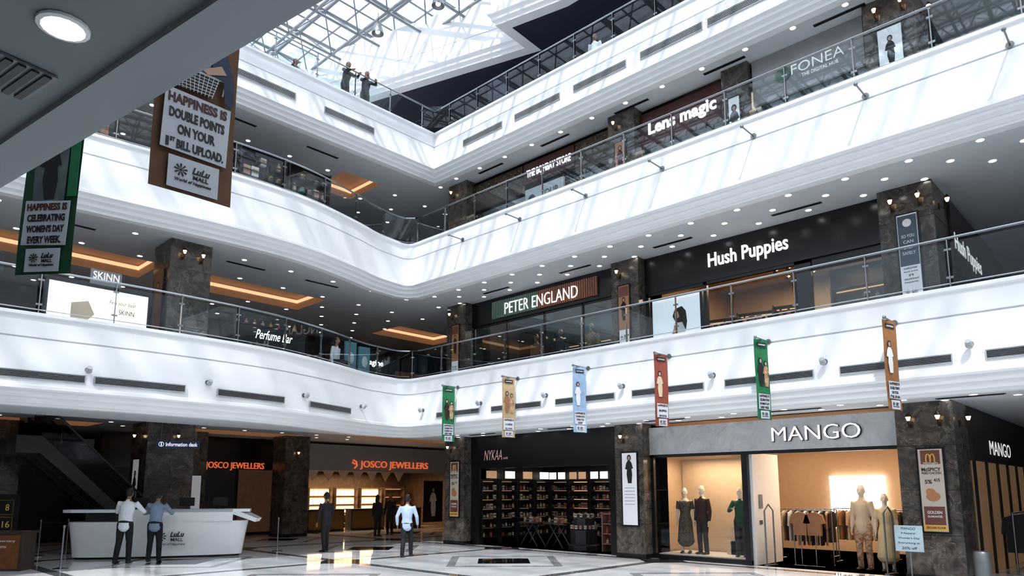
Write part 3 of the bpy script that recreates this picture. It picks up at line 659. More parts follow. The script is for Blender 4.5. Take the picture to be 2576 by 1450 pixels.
# --- people
def human(name, label, M, H=1.75, lean=0, feet=((-.1, 0), (.1, 0)), elbow=None, wrist=None, top=SHW, bottom=TROU, hair=True, skin=SKIN, seat=False,
          dress=None, female=False, cat='person', longhair=False, sleeve=1.0, shoes=SHOE, group=None, nod=.6):
    k = H / 1.75; S = M @ Matrix.Scale(k, 4); a = math.radians(lean)
    dr = Vector((0, math.sin(a), math.cos(a))); hz = .55 if seat else .92; Hc = Vector((0, -.1 * math.sin(a), hz)); sw = .165 if female else .185
    B = MB(); up = lambda d, y=0: Hc + dr * d + Vector((0, y, 0))
    B.tube([up(-.06), up(.02), up(.14), up(.3), up(.42), up(.5), up(.54)], [(.13, .10), (.15, .115), (.12, .095), (.15 if not female else .135, .11), (.155, .1), (.11, .075), (.065, .06)], 14)
    nk = up(.52); a2 = a * nod; hd = Vector((0, math.sin(a2), math.cos(a2))); hc = nk + hd * .185; hf = Vector((0, math.cos(a2), -math.sin(a2)))
    B.tube([nk - hd * .04, nk + hd * .1], [.055, .05], 12)
    B.tube([hc - hd * .105 + hf * .035, hc - hd * .075 + hf * .02, hc - hd * .02 + hf * .008, hc + hd * .04, hc + hd * .085 - hf * .005], [(.035, .035), (.055, .07), (.07, .088), (.074, .095), (.055, .07)], 14)
    B.tube([hc + hf * .085 + hd * .01, hc + hf * .112 - hd * .03], [.009, .014], 6)
    for s in (-1, 1): B.ball(hc + Vector((s * .074, 0, 0)) - hd * .012 - hf * .005, (.012, .02, .032), 8)
    for s in (-1, 1): B.ball(hc + Vector((s * .03, 0, 0)) + hf * .083 + hd * .028, (.022, .01, .008), 8)
    arms = []
    for i, s in enumerate((-1, 1)):
        sh = up(.46) + Vector((s * sw, 0, 0)); el = sh + Vector(elbow[i] if elbow else (s * .05, -.03, -.28)); wr = el + Vector(wrist[i] if wrist else (s * .01, .05, -.25))
        arms.append((sh, el, wr))
        B.tube([up(.44) + Vector((s * .08, 0, 0)), sh, sh.lerp(el, .5), el], [.06, .055, .045, .038], 10); B.tube([el, el.lerp(wr, .4), wr], [.038, .037, .025], 10)
        d = (wr - el).normalized(); lat = Vector((0, 1, 0)) - d * d.y
        if lat.length < .4: lat = Vector((s, 0, 0)) - d * d.x * s
        lat.normalize(); pn = d.cross(lat) * (-1)
        pa = wr + d * .085
        B.tube([wr, wr + d * .03, pa], [(.024, .018), (.036, .015), (.038, .012)], 8, lat=lat)
        for f, (of, ln) in enumerate(((.034, .066), (.012, .076), (-.011, .070), (-.033, .054))):
            b0 = pa + lat * of; b1 = b0 + (d + pn * .15 * s).normalized() * ln * .5; b2 = b1 + (d + pn * .5 * s).normalized() * ln * .5
            B.tube([b0 - d * .02, b0, b1, b2], [.009, .009, .0085, .007], 6)
        b0 = wr + d * .03 + lat * .03; B.tube([b0, b0 + (lat * .8 + d).normalized() * .04, b0 + (lat * .8 + d).normalized() * .04 + d * .03], [.011, .0105, .008], 6)
    legs = []
    for i, s in enumerate((-1, 1)):
        hp = Hc + Vector((s * .085, 0, -.02)); fx, fy = feet[i]
        an = Vector((fx, fy, .08)) if not seat else Vector((s * .12, .42, .08))
        kn = hp.lerp(an, .49) + Vector((0, .03 + max(0, abs(fy)) * .1, 0)) if not seat else Vector((s * .12, .42, .52))
        legs.append((hp, kn, an))
        B.tube([hp, hp.lerp(kn, .5), kn], [.085, .075, .056], 12); B.tube([kn, kn.lerp(an, .35), an], [.055, .056, .036], 12)
        B.tube([an + Vector((0, -.03, -.035)), an + Vector((0, .06, -.045)), an + Vector((0, .16, -.055))], [(.032, .03), (.04, .028), (.035, .018)], 8)
    body = add(name, B, skin, S, label=label, category=cat, group=group, remesh=.0085)
    if dress is None:
        C = MB()
        C.tube([up(-.1), up(.02), up(.14), up(.3), up(.42), up(.49), up(.52)], [(.155, .125), (.165, .13), (.14, .115), (.165 if not female else .15, .127), (.165, .115), (.12, .09), (.07, .07)], 14)
        for i, s in enumerate((-1, 1)):
            sh, el, wr = arms[i]
            C.tube([up(.44) + Vector((s * .09, 0, 0)), sh, sh.lerp(el, .5), el], [.07, .07, .06, .052], 10)
            if sleeve > .5: C.tube([el, el.lerp(wr, .5), el.lerp(wr, .92)], [.052, .048, .038], 10)
        add('shirt', C, top, S, body, remesh=.013)
        C = MB(); C.tube([Hc + Vector((0, 0, -.06)), Hc + Vector((0, 0, .02)), up(.08)], [(.15, .125), (.165, .13), (.148, .12)], 14)
        for hp, kn, an in legs:
            C.tube([hp, hp.lerp(kn, .5), kn], [.098, .088, .07], 12); C.tube([kn, kn.lerp(an, .4), an + Vector((0, 0, -.02))], [.07, .066, .056], 12)
        add('trousers', C, bottom, S, body, remesh=.013)
    else:
        C = MB(); C.tube([(0, 0, .32), (0, 0, .5), Hc + Vector((0, 0, -.05)), up(.14), up(.3), up(.42), up(.5)], [(.23, .18), (.21, .17), (.18, .14), (.135, .11), (.155, .13), (.16, .115), (.09, .07)], 16)
        for i, s in enumerate((-1, 1)):
            sh, el, wr = arms[i]; C.tube([up(.44) + Vector((s * .09, 0, 0)), sh, sh.lerp(el, .6)], [.068, .068, .058], 10)
        add('dress', C, dress, S, body, remesh=.013)
    for hp, kn, an in legs:
        add('shoe', MB().tube([an + Vector((0, -.05, -.045)), an + Vector((0, .05, -.045)), an + Vector((0, .17, -.055))], [(.042, .034), (.05, .034), (.042, .024)], 10), shoes, S, body)
    if hair:
        C = MB(); C.tube([hc - hd * .03 - hf * .035, hc + hd * .02 - hf * .025, hc + hd * .07 - hf * .012, hc + hd * .105 - hf * .008], [(.07, .075), (.081, .09), (.075, .092), (.04, .05)], 14)
        if longhair: C.tube([hc - hf * .05, hc - hd * .12 - hf * .07, hc - hd * .26 - hf * .08], [(.075, .05), (.08, .045), (.06, .03)], 12)
        add('hair', C, HAIR, S, body, remesh=.01)
        for s in (-1, 1):
            add('eye', MB().ball(hc + Vector((s * .03, 0, 0)) + hf * .088 + hd * .008, (.012, .006, .007), 8), WPLAIN, S, body)
            add('pupil', MB().ball(hc + Vector((s * .03, 0, 0)) + hf * .0935 + hd * .008, (.005, .003, .005), 8), KPRINT, S, body)
        add('mouth', MB().ball(hc + hf * .085 - hd * .062, (.022, .008, .005), 8), CMAR, S, body)
    return body

# ground: fashion shop
room(-10.95, -4.5, 0, 3.7, 6.0, BEIGE, LSTONE, 'warm beige interior of the fashion shop')
s = front('shop_fascia', -10.95, -4.5, 2.84, 3.6, LSTONE, 'pale grey marble shop fascia with white channel letters')
p0 = survey(1945, 1110, 1, YS - .12); p1 = survey(2168, 1110, 1, YS - .12)
M = FR('-y', (p0.x + p1.x) / 2, YS - .12, 3.22); text('MANGO', p1.x - p0.x, .34, M, SIGNW, s, 0, 0, .05, -.014, .03)
text('MANGO', p1.x - p0.x + .03, .36, M, KPRINT, s, .015, -.01, .01, -.006, .03)
add('storefront', MB().box(-10.95, -10.85, YS - .1, YS, 0, 2.84).box(-10.95, -4.5, YS - .1, YS + .02, 2.76, 2.84).box(-8.25, -8.1, YS - .1, YS + .05, 0, 2.76).box(-10.95, -8.1, YS - .08, YS, 0, .12), BLACK, label='black metal frame around shop window and entrance', category='storefront', smooth=False)
add('shop_window', MB().add([(-10.85, YS - .05, .12), (-8.25, YS - .05, .12), (-8.25, YS - .05, 2.76), (-10.85, YS - .05, 2.76)], [(0, 1, 2, 3)]), SGLASS, label='large clear display window of the fashion shop', category='window', smooth=False)
add('backdrop_partition', MB().box(-10.9, -8.2, YS + 1.55, YS + 1.62, .12, 2.76), CREAM, label='plain cream backdrop panel inside display window', category='partition', smooth=False)
add('entrance_partition', MB().box(-8.1, -8.02, YS + .03, YS + 1.6, 0, 2.8).box(-8.02, -8.0, YS + .3, YS + .5, 1.4, 1.75, 1).box(-8.02, -8.0, YS + .3, YS + .45, 1.0, 1.1, 1), [WPLAIN, GREYM], label='white side panel of the shop entrance', category='partition', smooth=False)
add('display_platform', MB().box(-10.84, -8.26, YS + .05, YS + 1.5, .0, .14), WPLAIN, label='low white platform in display window', category='platform', smooth=False)
mb = MB()
for i in range(5): mb.box(-9.25 + .0 + i * .12, -8.95 + i * .12, YS + .9, YS + 1.3, .14, .5 + .38 * i if i < 5 else 2)
add('display_steps', mb, CREAM, label='cream stepped display blocks in shop window', category='display stand', smooth=False)
lamp(-9.5, YS + .8, 2.72, 2, .8, 62, (1, .76, .52)); lamp(-6.2, YS + 2.8, 3.5, 3, 3, 215, (1, .74, .5)); lamp(-9, YS + 4, 3.5, 2, 2, 50, (1, .74, .5))
add('light_box', MB().box(-8.2, -6.6, YS + 5.85, YS + 5.95, .7, 2.3), LITBIG, label='large white backlit panel on shop back wall', category='light box', smooth=False)
human('mannequin', 'headed mannequin in long floral dress', T(-10.25, YS + .5, .14) @ RZ(-160), 1.78, hair=False, skin=MANN, dress=FLORAL, female=True, cat='mannequin', shoes=SHOE)
human('mannequin', 'headed mannequin in dark velvet jacket and trousers', T(-9.75, YS + .55, .14) @ RZ(170), 1.84, hair=False, skin=MANN, top=CMAR, bottom=TROU, female=True, cat='mannequin')
human('mannequin', 'headed mannequin in green jacket and black skirt', T(-8.62, YS + .5, .14) @ RZ(-165), 1.78, hair=False, skin=MANN, top=CGREEN, bottom=TROU, female=True, cat='mannequin', elbow=((-.06, -.02, -.26), (.12, .02, -.22)), wrist=((0, .05, -.25), (-.1, .12, .05)))
human('mannequin', 'mannequin in cream shirt and rust floral trousers', T(-5.7, YS + .8, 0) @ RZ(175), 1.98, hair=False, skin=MANN, top=CCREAM, bottom=FLORALW, female=True, cat='mannequin')
human('mannequin', 'mannequin in pale yellow belted dress', T(-5.2, YS + .8, 0) @ RZ(-165), 1.78, hair=False, skin=MANN, dress=CYEL, female=True, cat='mannequin')
lamp(-5.6, YS + .25, 2.7, 1.6, .3, 14, (1, .8, .6))
GAR = []
for m in (RUST, CCREAM, TROU, CMAR, FLORAL, SHW):
    g = MB().prism([(-.22, .0), (-.05, .06), (.05, .06), (.22, .0), (.26, -.35), (.19, -.36), (.17, -.15), (.17, -.75), (-.17, -.75), (-.17, -.15), (-.19, -.36), (-.26, -.35)], -.02, .02)
    GAR.append((g, m))
def rack(M, w, n, lab, cols):
    o = add('clothes_rack', MB().cyl((-w / 2, 0, 1.35), (w / 2, 0, 1.35), .014).cyl((-w / 2, 0, 0), (-w / 2, 0, 1.35), .014).cyl((w / 2, 0, 0), (w / 2, 0, 1.35), .014).cyl((-w / 2, -.22, .02), (-w / 2, .22, .02), .014).cyl((w / 2, -.22, .02), (w / 2, .22, .02), .014), CHROME, M, label=lab, category='clothes rack')
    for i in range(n):
        g, m = GAR[cols[i % len(cols)]]
        q = M @ T(-w / 2 + .08 + (w - .16) * (i + .5) / n, 0, 1.24) @ RZ(90 + random.uniform(-12, 12)) @ Matrix.Rotation(math.radians(90), 4, 'X')
        a = add('hanging_garment', g, m, q, label='garment hanging on a shop clothes rack', category='clothing', group='garments on racks', smooth=False)
        add('hanger', MB().tube([(0, .05, 0), (0, .09, 0), (.02, .12, 0), (0, .135, 0)], [.005] * 4, 5), CHROME, q, a)
rack(T(-7.6, YS + 2.4, 0), 1.5, 14, 'steel rack of dark and cream garments', (1, 2, 5, 2)); rack(T(-7.0, YS + 1.1, 0) @ RZ(20), .9, 7, 'steel rack with rust coloured tops', (0, 2))
rack(T(-6.6, YS + 3.8, 0), 1.6, 14, 'steel rack of mixed garments', (1, 0, 4)); rack(T(-5.3, YS + 3.0, 0) @ RZ(30), 1.2, 10, 'steel rack of mixed garments', (2, 1, 3))
for x in (-7.15, -6.8):
    q = T(x, YS + .7, 1.25) @ Matrix.Rotation(math.radians(90), 4, 'X'); a = add('hanging_garment', MB().prism([(-.2, 0), (-.05, .06), (.05, .06), (.2, 0), (.26, -.2), (.17, -.22), (.16, -.5), (-.16, -.5), (-.17, -.22), (-.26, -.2)], -.05, .05), GAR[0][1], q, label='rust short sleeved top facing the entrance', category='clothing')
    add('display_pole', MB().cyl((0, -1.25, 0), (0, .05, 0), .012).cyl((-.2, -1.24, 0), (.2, -1.24, 0), .012), CHROME, q, a)
for x in (-7.75, -5.0):
    mb = MB(); mb.tube([(-.18, 0, 0), (-.18, 0, 1.35), (0, 0, 1.5), (.18, 0, 1.35), (.18, 0, 0)], [.02] * 5, 8).box(-.22, .22, -.05, .05, 0, .03)
    add('security_gate', mb, GREYM, T(x, YS + .25, 0) @ RZ(80), label='grey shop security gate beside the entrance', category='security gate')
p = survey(2288, 1362, 1, 16.3); M = FR('-y', p.x, 16.3, 0)
o = add('sign_stand', MB().box(-.2, .2, 0, .03, -.15, .15).cyl((0, 0, 0), (0, 1.0, 0), .015), GREYM, M, label='freestanding pale blue offer sign on a pole', category='sign')
add('sign_board', MB().box(-.26, .26, .62, 1.14, .015, .035), mat("pale_blue_board", (.32, .40, .44), .4), M, o, smooth=False)
for i, (t_, w_) in enumerate((("MANGO", .26), ("Happy", .26), ("Women's Day", .4), ("Everything at", .4), ("20% off", .28))): text(t_, w_, .05, M, KPRINT, o, 0, 1.08 - i * .098, .036, .0, .002)
add('wall_side', MB().box(-3.5, -3.42, YS + .8, 27.4, 0, 13.28), DARK, label='dark side wall of the shop block', **ST)
add('wall_side', MB().box(-19.3, -19.2, YS + .8, 27.4, 0, 13.28), DARK, label='dark side wall of the shop block', **ST)
SIDEW = mat("side_white_lettering", (.9, .9, .9), .4, emit=.8)
s = add('shop_fascia', MB().box(-3.42, -3.34, YS + .85, YS + 7.5, 2.5, 3.6), DARK, label='dark side fascia with white channel letters', category='sign', smooth=False)
text('MANGO', 2.7, .34, FR('+x', -3.34, 21.3, 2.86), SIDEW, s, 0, 0, .004, -.004, .004)
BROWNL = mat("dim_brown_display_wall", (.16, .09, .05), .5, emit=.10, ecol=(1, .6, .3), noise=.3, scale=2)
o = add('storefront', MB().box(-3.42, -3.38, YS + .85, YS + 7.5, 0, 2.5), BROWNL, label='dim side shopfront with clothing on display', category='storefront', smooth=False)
mb = MB()
for i in range(6): mb.box(-3.38, -3.33, YS + .85 + i * 1.3, YS + .93 + i * 1.3, 0, 2.5)
add('mullion', mb, BLACK, None, o, smooth=False)
rack(T(-2.9, YS + 2.6, 0) @ RZ(90), 1.6, 12, 'steel rack of dark garments beside the side shopfront', (2, 3, 4)); rack(T(-2.9, YS + 4.6, 0) @ RZ(90), 1.6, 12, 'steel rack of cream garments beside the side shopfront', (1, 2, 5))
add('waste_bin', MB().lathe([(.14, 0), (.15, .02), (.15, .62), (.13, .66), (.09, .67)], n=18), GREYM, T(-3.1, 16.7, 0), label='cylindrical grey steel waste bin beside pillar', category='waste bin')
s = add('shop_fascia', MB().box(-3.42, -3.34, YS + .85, YS + 6, 6.9, 8.5), BLACK, label='black side fascia with white lettering', category='sign', smooth=False)
text('Hush Puppies', 2.9, .52, FR('+x', -3.34, YS + 2.5, 7.5), SIDEW, s, 0, 0, .004, .005, .004)

# level one shops
room(-18.3, -11.9, 5.4, 8.56, 4.5, DARK, DARK, 'dark interior of menswear shop')
s = front('shop_fascia', -18.3, -11.9, 7.7, 8.57, BLACK, 'black fascia with green and brown slatted sign')
mb = MB(); x0, x1 = -17.2, -12.6; n = 52
for i in range(n): mb.box(x0 + (x1 - x0) * i / n, x0 + (x1 - x0) * (i + .5) / n, YS - .2, YS - .13, 7.82, 8.42, 0 if i < n * .45 else 1)
add('slatted_sign', mb, [mat("green_slat", (.16, .25, .21), .5, emit=.07), mat("orange_slat", (.30, .14, .09), .5, emit=.08)], None, s, smooth=False)
text('PETER ENGLAND', 3.2, .40, FR('-y', -14.95, YS - .2, 8.08), SIGNW, s, 0, 0, .02, -.012, .02)
for i in range(4):
    M = T(-17.3 + i * 1.5, YS + 4, 5.4); shelf(M, 1.4, 2.2, .4, 4, WOODD, 'dark wood wall shelving with folded clothes', LITWARM); products(M, 1.4, 2.2, .4, 4, 4, 'folded stock on shelves', 1.8)
for i, x in enumerate((-16.0, -14.9, -13.6)): human('mannequin', 'mannequin wearing menswear behind shop glass', T(x, YS + .8, 5.4) @ RZ(180 + i * 10), 1.85, hair=False, skin=GOLD, top=(RUST, JACK, FLORALW)[i], bottom=TROU, cat='mannequin')
add('shop_window', MB().box(-18.2, -12.0, YS - .03, YS - .02, 5.4, 7.7), SGLASS, label='glass shopfront of menswear shop', category='window', smooth=False)
mb = MB()
for x in (-18.25, -16.6, -14.9, -13.3, -12.0): mb.box(x - .03, x + .03, YS - .06, YS, 5.4, 7.7)
mb.box(-18.28, -11.97, YS - .06, YS, 7.64, 7.7)
add('storefront', mb, BLACK, label='black mullions of the glass shopfront', category='storefront', smooth=False)
lamp(-15, YS + 2.2, 8.4, 5, 2, 90, (1, .84, .68))
room(-10.95, -4.5, 5.4, 8.56, 5, BEIGE, WOODD, 'warm interior of shoe shop')
s = front('shop_fascia', -10.95, -4.5, 7.5, 8.57, BLACK, 'black shoe shop fascia with bold white letters')
text('Hush Puppies', 2.2, .5, FR('-y', -7.8, YS - .12, 8.0), SIGNW, s, 0, 0, .01, .012, .03)
o = add('light_box', MB().box(-10.8, -9.15, YS - .1, YS, 5.45, 7.3), BLACK, label='backlit poster of seated woman in white', category='light box', smooth=False)
M = FR('-y', -9.97, YS - .1, 6.4); add('poster_print', MB().box(-.75, .75, -.9, .85, 0, .01), mat("backlit_cool_print", (.7, .75, .8), .4, emit=.6), M, o, smooth=False)
flat([(-.3, -.85), (.6, -.85), (.55, -.5), (.3, -.4), (.28, .05), (.1, .2), (-.05, .1), (-.1, -.3)], M, SHW, o, 'printed_dress', .012); flat([(.0, .1), (-.1, .3), (-.02, .5), (.2, .55), (.32, .4), (.35, .1), (.3, -.15), (.2, .1)], M, HAIR, o, 'printed_hair', .016); flat([(-.02, .2), (-.04, .38), (.08, .42), (.12, .25)], M, PSKIN, o, 'printed_face', .02); flat([(-.25, -.5), (-.05, .0), (.02, .0), (-.1, -.5)], M, PSKIN, o, 'printed_arm', .02)
add('storefront', MB().box(-9.1, -9.0, YS - .1, YS, 5.4, 7.5).box(-6.6, -6.2, YS - .1, YS, 5.4, 7.5).box(-10.95, -10.85, YS - .1, YS, 5.4, 7.5).box(-6.2, -4.5, YS - .05, YS, 7.2, 7.5).box(-10.95, -6.2, YS - .1, YS, 7.42, 7.5), BLACK, label='black frame of the shoe shop entrance', category='storefront', smooth=False)
add('shop_window', MB().box(-6.2, -4.55, YS - .03, YS - .02, 5.4, 7.2), SGLASS, label='glass shoe shop window', category='window', smooth=False)
add('backdrop_partition', MB().box(-6.2, -4.55, YS + 1.2, YS + 1.25, 5.4, 7.5), WOODD, label='dark backdrop inside the shoe shop window', category='partition', smooth=False)
lamp(-7.5, YS + 2.5, 8.4, 3, 2, 230, (1, .72, .46)); lamp(-5.4, YS + .6, 7.4, 1, .5, 14, (1, .7, .4))
for i in range(3):
    M = T(-10.0 + i * 1.15, YS + 2.6 - i * .1, 5.4) @ RZ(12); shelf(M, 1.05, 1.75, .4, 5, WOODD, 'dark wood shelving with shoes', LITWARM); products(M, 1.05, 1.75, .4, 5, 4, 'shoes on shelves', 1.5)
M = T(-5.4, YS + .7, 5.4); shelf(M, 1.3, 1.5, .35, 3, WOODM, 'brown shelving with shoes in shop window', LITWARM); products(M, 1.3, 1.5, .35, 3, 4, 'shoes on shelves', 1.5)
for i in range(6):
    x = -7.6 + (i % 3) * .35; y = YS + 1.2 + (i // 3) * .8
    add('track_spotlight', MB().cyl((0, 0, .55), (0, 0, -.12), .01).tube([(0, -.08, -.2), (0, .08, -.12)], [.05, .04], 8, dome=False), BLACK, T(x, y, 7.95), label='black track spotlight on shop ceiling', category='spotlight', group='track spotlights')

# level two shops
room(-18.3, -11.9, 10.18, 13.27, 3.5, DARK, DARK, 'dark interior of gift shops'); room(-10.95, -4.5, 10.18, 13.27, 3.5, DARK, DARK, 'dark interior of optician')
s = front('shop_fascia', -15.75, -13.5, 12.35, 13.1, REDP, 'brown shop sign board with white capital letters')
text('THE BOMBAY STORE', 1.95, .26, FR('-y', -14.6, YS - .12, 12.7), SIGNW, s, 0, 0, .01, .0, .03)
GOLDD = mat("gold_speckled_display", (.05, .032, .018), .4, noise=.9, scale=14)
for a, b in ((-18.3, -15.8), (-13.45, -11.95)):
    s = front('shop_fascia', a, b, 12.1, 13.1, GOLDD, 'dark fascia strung with small gold motifs')
    mb = MB()
    for i in range(int((b - a) * 8)): mb.ball((a + .1 + i * .125, YS - .14, 12.95 - (i % 3) * .12), .03, 6)
    add('motif', mb, GOLD, None, s)
for i in range(5):
    M = T(-17.6 + i * 1.25, YS + .6, 10.18); shelf(M, 1.2, 1.9, .4, 4, WOODD, 'wooden shelving with gift items', LITWARM); products(M, 1.2, 1.9, .4, 3, 3, 'gift items on shelves', 1.8)
o = add('light_box', MB().box(-15.6, -13.9, YS - .2, YS - .12, 10.9, 12.1), PAPER, label='pale poster board with animal portrait and words', category='poster', smooth=False)
M = FR('-y', -14.8, YS - .2, 11.6); text('YOUR', .8, .25, M, KPRINT, o, .3, .15, .005, .0, .004); add('printed_face', MB().ball((-.5, 0, 0), (.2, .28, .01)), KPRINT, M, o)
s = front('shop_fascia', -10.95, -8.3, 12.05, 13.1, REDP, 'dark red optician fascia with rounded white letters')
text('Lens magic', 2.2, .5, FR('-y', -9.55, YS - .12, 12.5), SIGNW, s, 0, 0, .01, .025, .03)
s = front('shop_fascia', -7.4, -4.6, 12.0, 13.27, mat("grey_board", (.3, .3, .31), .5, noise=.05), 'grey electronics shop fascia with round green emblem')
FON = mat("faint_white_lettering", (.8, .8, .8), .4, emit=.45)
M = FR('-y', -5.85, YS - .12, 12.5); text('FONEA', 1.3, .26, M, FON, s, .15, .08, .01, -.012, .02); text('THE DIGITAL HUB', .9, .09, M, FON, s, .2, -.16, .01, .0, .01)
add('emblem', MB().lathe([(.2, 0), (.2, .03), (.15, .04), (.03, .045)], n=20), mat("green_emblem", (.08, .14, .12), .4, emit=.06), M @ T(-.72, .05, .01), s)
for a, b in ((-18.2, -12.0), (-10.9, -8.3), (-7.4, -4.6)): add('shop_window', MB().box(a, b, YS - .03, YS - .02, 10.2, 12.0), SGLASS, label='clear glass gallery shopfront', category='window', smooth=False)
for i in range(2):
    M = T(-9.9 + i * 1.0, YS + 1.0, 10.18); shelf(M, .95, 1.9, .3, 4, WPLAIN, 'white open optician shelving unit', LITCREAM)
for i in range(2):
    M = T(-6.6 + i * 1.2, YS + 1.0, 10.18); shelf(M, 1.1, 1.9, .3, 4, WOODD, 'dark display shelving with lit shelves', LITWARM)
lamp(-15, YS + 1.5, 13.1, 4, 1, 60, (1, .8, .6)); lamp(-8, YS + 1.5, 13.1, 5, 1, 80)

# ---------------------------------------------------------------- banners on brackets
def banner(x, y0, w, ztop, h, m, lab, words=(), wall_y=None, rot=0, big=False):
    M = FR('+x', x, y0 + w / 2, ztop - h / 2)
    if rot: M = M @ Matrix.Rotation(math.radians(rot), 4, 'Y')
    mb = MB(); n = 12; vs = []; fs = []
    for i in range(n + 1):
        y = -h / 2 + h * i / n; zz = .008 * math.sin(i / n * 6 + x)
        for sx in (-1, 0, 1): vs.append((sx * w / 2, y, zz - (.006 if sx else 0)))
    for i in range(n):
        for c in (0, 1): fs.append((3 * i + c, 3 * i + c + 1, 3 * i + c + 4, 3 * i + c + 3))
    o = add('hanging_banner', mb.add(vs, fs), m, M, label=lab, category='banner', group='promotional banners on brackets')
    ya, yb_ = (y0 - .05, wall_y) if wall_y > y0 else (wall_y, y0 + w + .05)
    add('bracket', MB().tube([(x, ya, ztop + .01), (x, yb_, ztop + .01)], [.016, .016], 8).ball((x, ya if wall_y > y0 else yb_, ztop + .01), .035).cyl((x, (yb_ - .02 if wall_y > y0 else ya), ztop + .01), (x, (yb_ if wall_y > y0 else ya + .02), ztop + .01), .06), GREYM, None, o)
    z = .014; B = -h / 2
    if not big:
        flat(rect(0, h * .43, w * .62, h * .055), M, KPRINT, o, z=z); text('HAPPINESS', w * .5, h * .018, M, WPLAIN, o, 0, h * .43, z + .004, .01, .002)
    ph = .34; pc = B + .375
    flat([(-w * .42, pc - ph / 2 + .01), (w * .39, pc - ph / 2), (w * .41, pc + ph / 2 - .01), (-w * .40, pc + ph / 2)], M, PAPER, o, 'text_panel', z=z)
    n = len(words)
    for i, (t_, q) in enumerate(words):
        q *= 1.1
        yy = pc + ph * .35 - i * ph * .72 / (n - 1)
        if t_.startswith('1ST'):
            text('1', w * .035, ph * .15, M, KPRINT, o, -w * .34, yy, z + .004, .04, .002); text('ST', w * .06, ph * .07, M, KPRINT, o, -w * .28, yy + ph * .05, z + .004, .04, .002)
            text(t_[4:], w * .58, ph * .15, M, KPRINT, o, w * .06, yy, z + .004, .04, .002)
        else: text(t_, w * q, ph * .16, M, KPRINT if i else REDP, o, 0, yy, z + .004, .04, .002)
    flat(rect(0, B + .10, w * .62, .17), M, PAPER, o, 'logo_panel', z=z); logo(M, o, 0, B + .105, w * .52, z=z + .004)
    return o, M, z
W1 = (("HAPPINESS IS", .66), ("DOUBLE POINTS", .62), ("ON YOUR", .42), ("1ST BILL UPLOAD.", .64)); W2 = (("HAPPINESS IS", .66), ("CELEBRATING", .62), ("WOMEN'S DAY", .62), ("EVERY WEEK.", .55)); W3 = (("HAPPINESS IS", .66), ("LOOKING GOOD", .6), ("WHILE YOU", .5), ("SHOP", .3)); W4 = (("HAPPINESS IS", .66), ("SHOPPING", .5), ("VIP STATUS.", .5)); W5 = (("HAPPINESS IS", .66), ("A CALENDAR", .5), ("FULL OF FUN.", .5))
spec = [(ORANGE, W1, 'orange', WPLAIN), (GREEN, W2, 'green', JACK), (RED, W4, 'rust red', CCREAM), (BLUE, W3, 'light blue', SHW), (TAN, W5, 'sand coloured', RUST), (GREEN, W2, 'green', CMAR)]
BX = [survey(a, b, 1, 14.45).x for a, b in ((2240, 850), (1918, 900), (1665, 930), (1460, 960), (1282, 985), (1131, 1000))]
for (m, wd, nm, pc), x, rr in zip(spec, BX, (-17, -17, -16, -16, -16, -16)):
    o, M, z = banner(x, 14.2, .42, 5.05, 1.72, m, nm + ' promotional fabric banner on steel bracket', words=wd, wall_y=YB, rot=rr)
    figure_print(M, o, -.06, .15, .62, pc, z=z)
    if nm in ('green', 'sand coloured'): figure_print(M, o, .09, .12, .56, FLORALW, z=z + .004)
o, M, z = banner(-3.6, 1.165, .42, 5.1, 1.74, BROWN, 'brown promotional fabric banner with shopping trolley picture', words=W1, wall_y=1.02, big=True)
yo = -.31
flat([(-.13, .0 + yo), (.07, .02 + yo), (.10, .12 + yo), (-.16, .12 + yo)], M, mat("trolley_dark_print", (.05, .055, .06), .6, noise=.3, scale=60), o, 'printed_basket', z)  # dark flat print behind the trolley wires
TROLL = MB()
for i in range(11): TROLL.tube([(-.155 + i * .025, .12 + yo, z + .006), (-.125 + i * .019, .005 + yo, z + .006)], [.0018] * 2, 5)
for i in range(7): TROLL.tube([(-.16 + i * .005, .12 + yo - i * .018, z + .006), (.10 - i * .005, .12 + yo - i * .017, z + .006)], [.0018] * 2, 5)
TROLL.tube([(-.17, .125 + yo, z + .008), (.13, .125 + yo, z + .008), (.12, .04 + yo, z + .008)], [.004] * 3, 6)
add('printed_trolley', TROLL, WPLAIN, M, o)
flat([(-.12, .13 + yo), (-.13, .17 + yo), (-.04, .24 + yo), (.04, .27 + yo), (.05, .13 + yo)], M, SHB, o, 'printed_figure', z + .010)
flat([(.05, .13 + yo), (.06, .30 + yo), (.13, .28 + yo), (.175, .14 + yo), (.18, .0 + yo), (.165, -.02 + yo), (.13, .0 + yo), (.12, .12 + yo)], M, mat("denim_print", (.03, .045, .08), .7, noise=.2), o, 'printed_figure', z + .013)
flat([(-.17, .14 + yo), (-.11, .2 + yo), (-.01, .32 + yo), (.02, .29 + yo), (-.06, .18 + yo)], M, PSKIN, o, 'printed_arm', z + .017); flat([(.03, .12 + yo), (.0, .14 + yo), (.10, .2 + yo), (.13, .16 + yo)], M, PSKIN, o, 'printed_arm', z + .018)
o, M, z = banner(-5.72, 1.0, .42, 5.1, 1.74, DGREEN, 'dark green promotional banner turned on its bracket', words=W2, wall_y=.7, rot=-52, big=True)
flat([(-.12, -.33), (.12, -.33), (.13, .2), (-.13, .2)], M, mat("grey_photo_print", (.12, .14, .14), .6, noise=.4, scale=6), o, z=z); figure_print(M, o, .0, -.07, .5, JACK, z=z + .004); flat([(.14, -.3), (.21, -.3), (.21, .8), (.14, .8)], M, GREEN, o, z=z)
bk = None
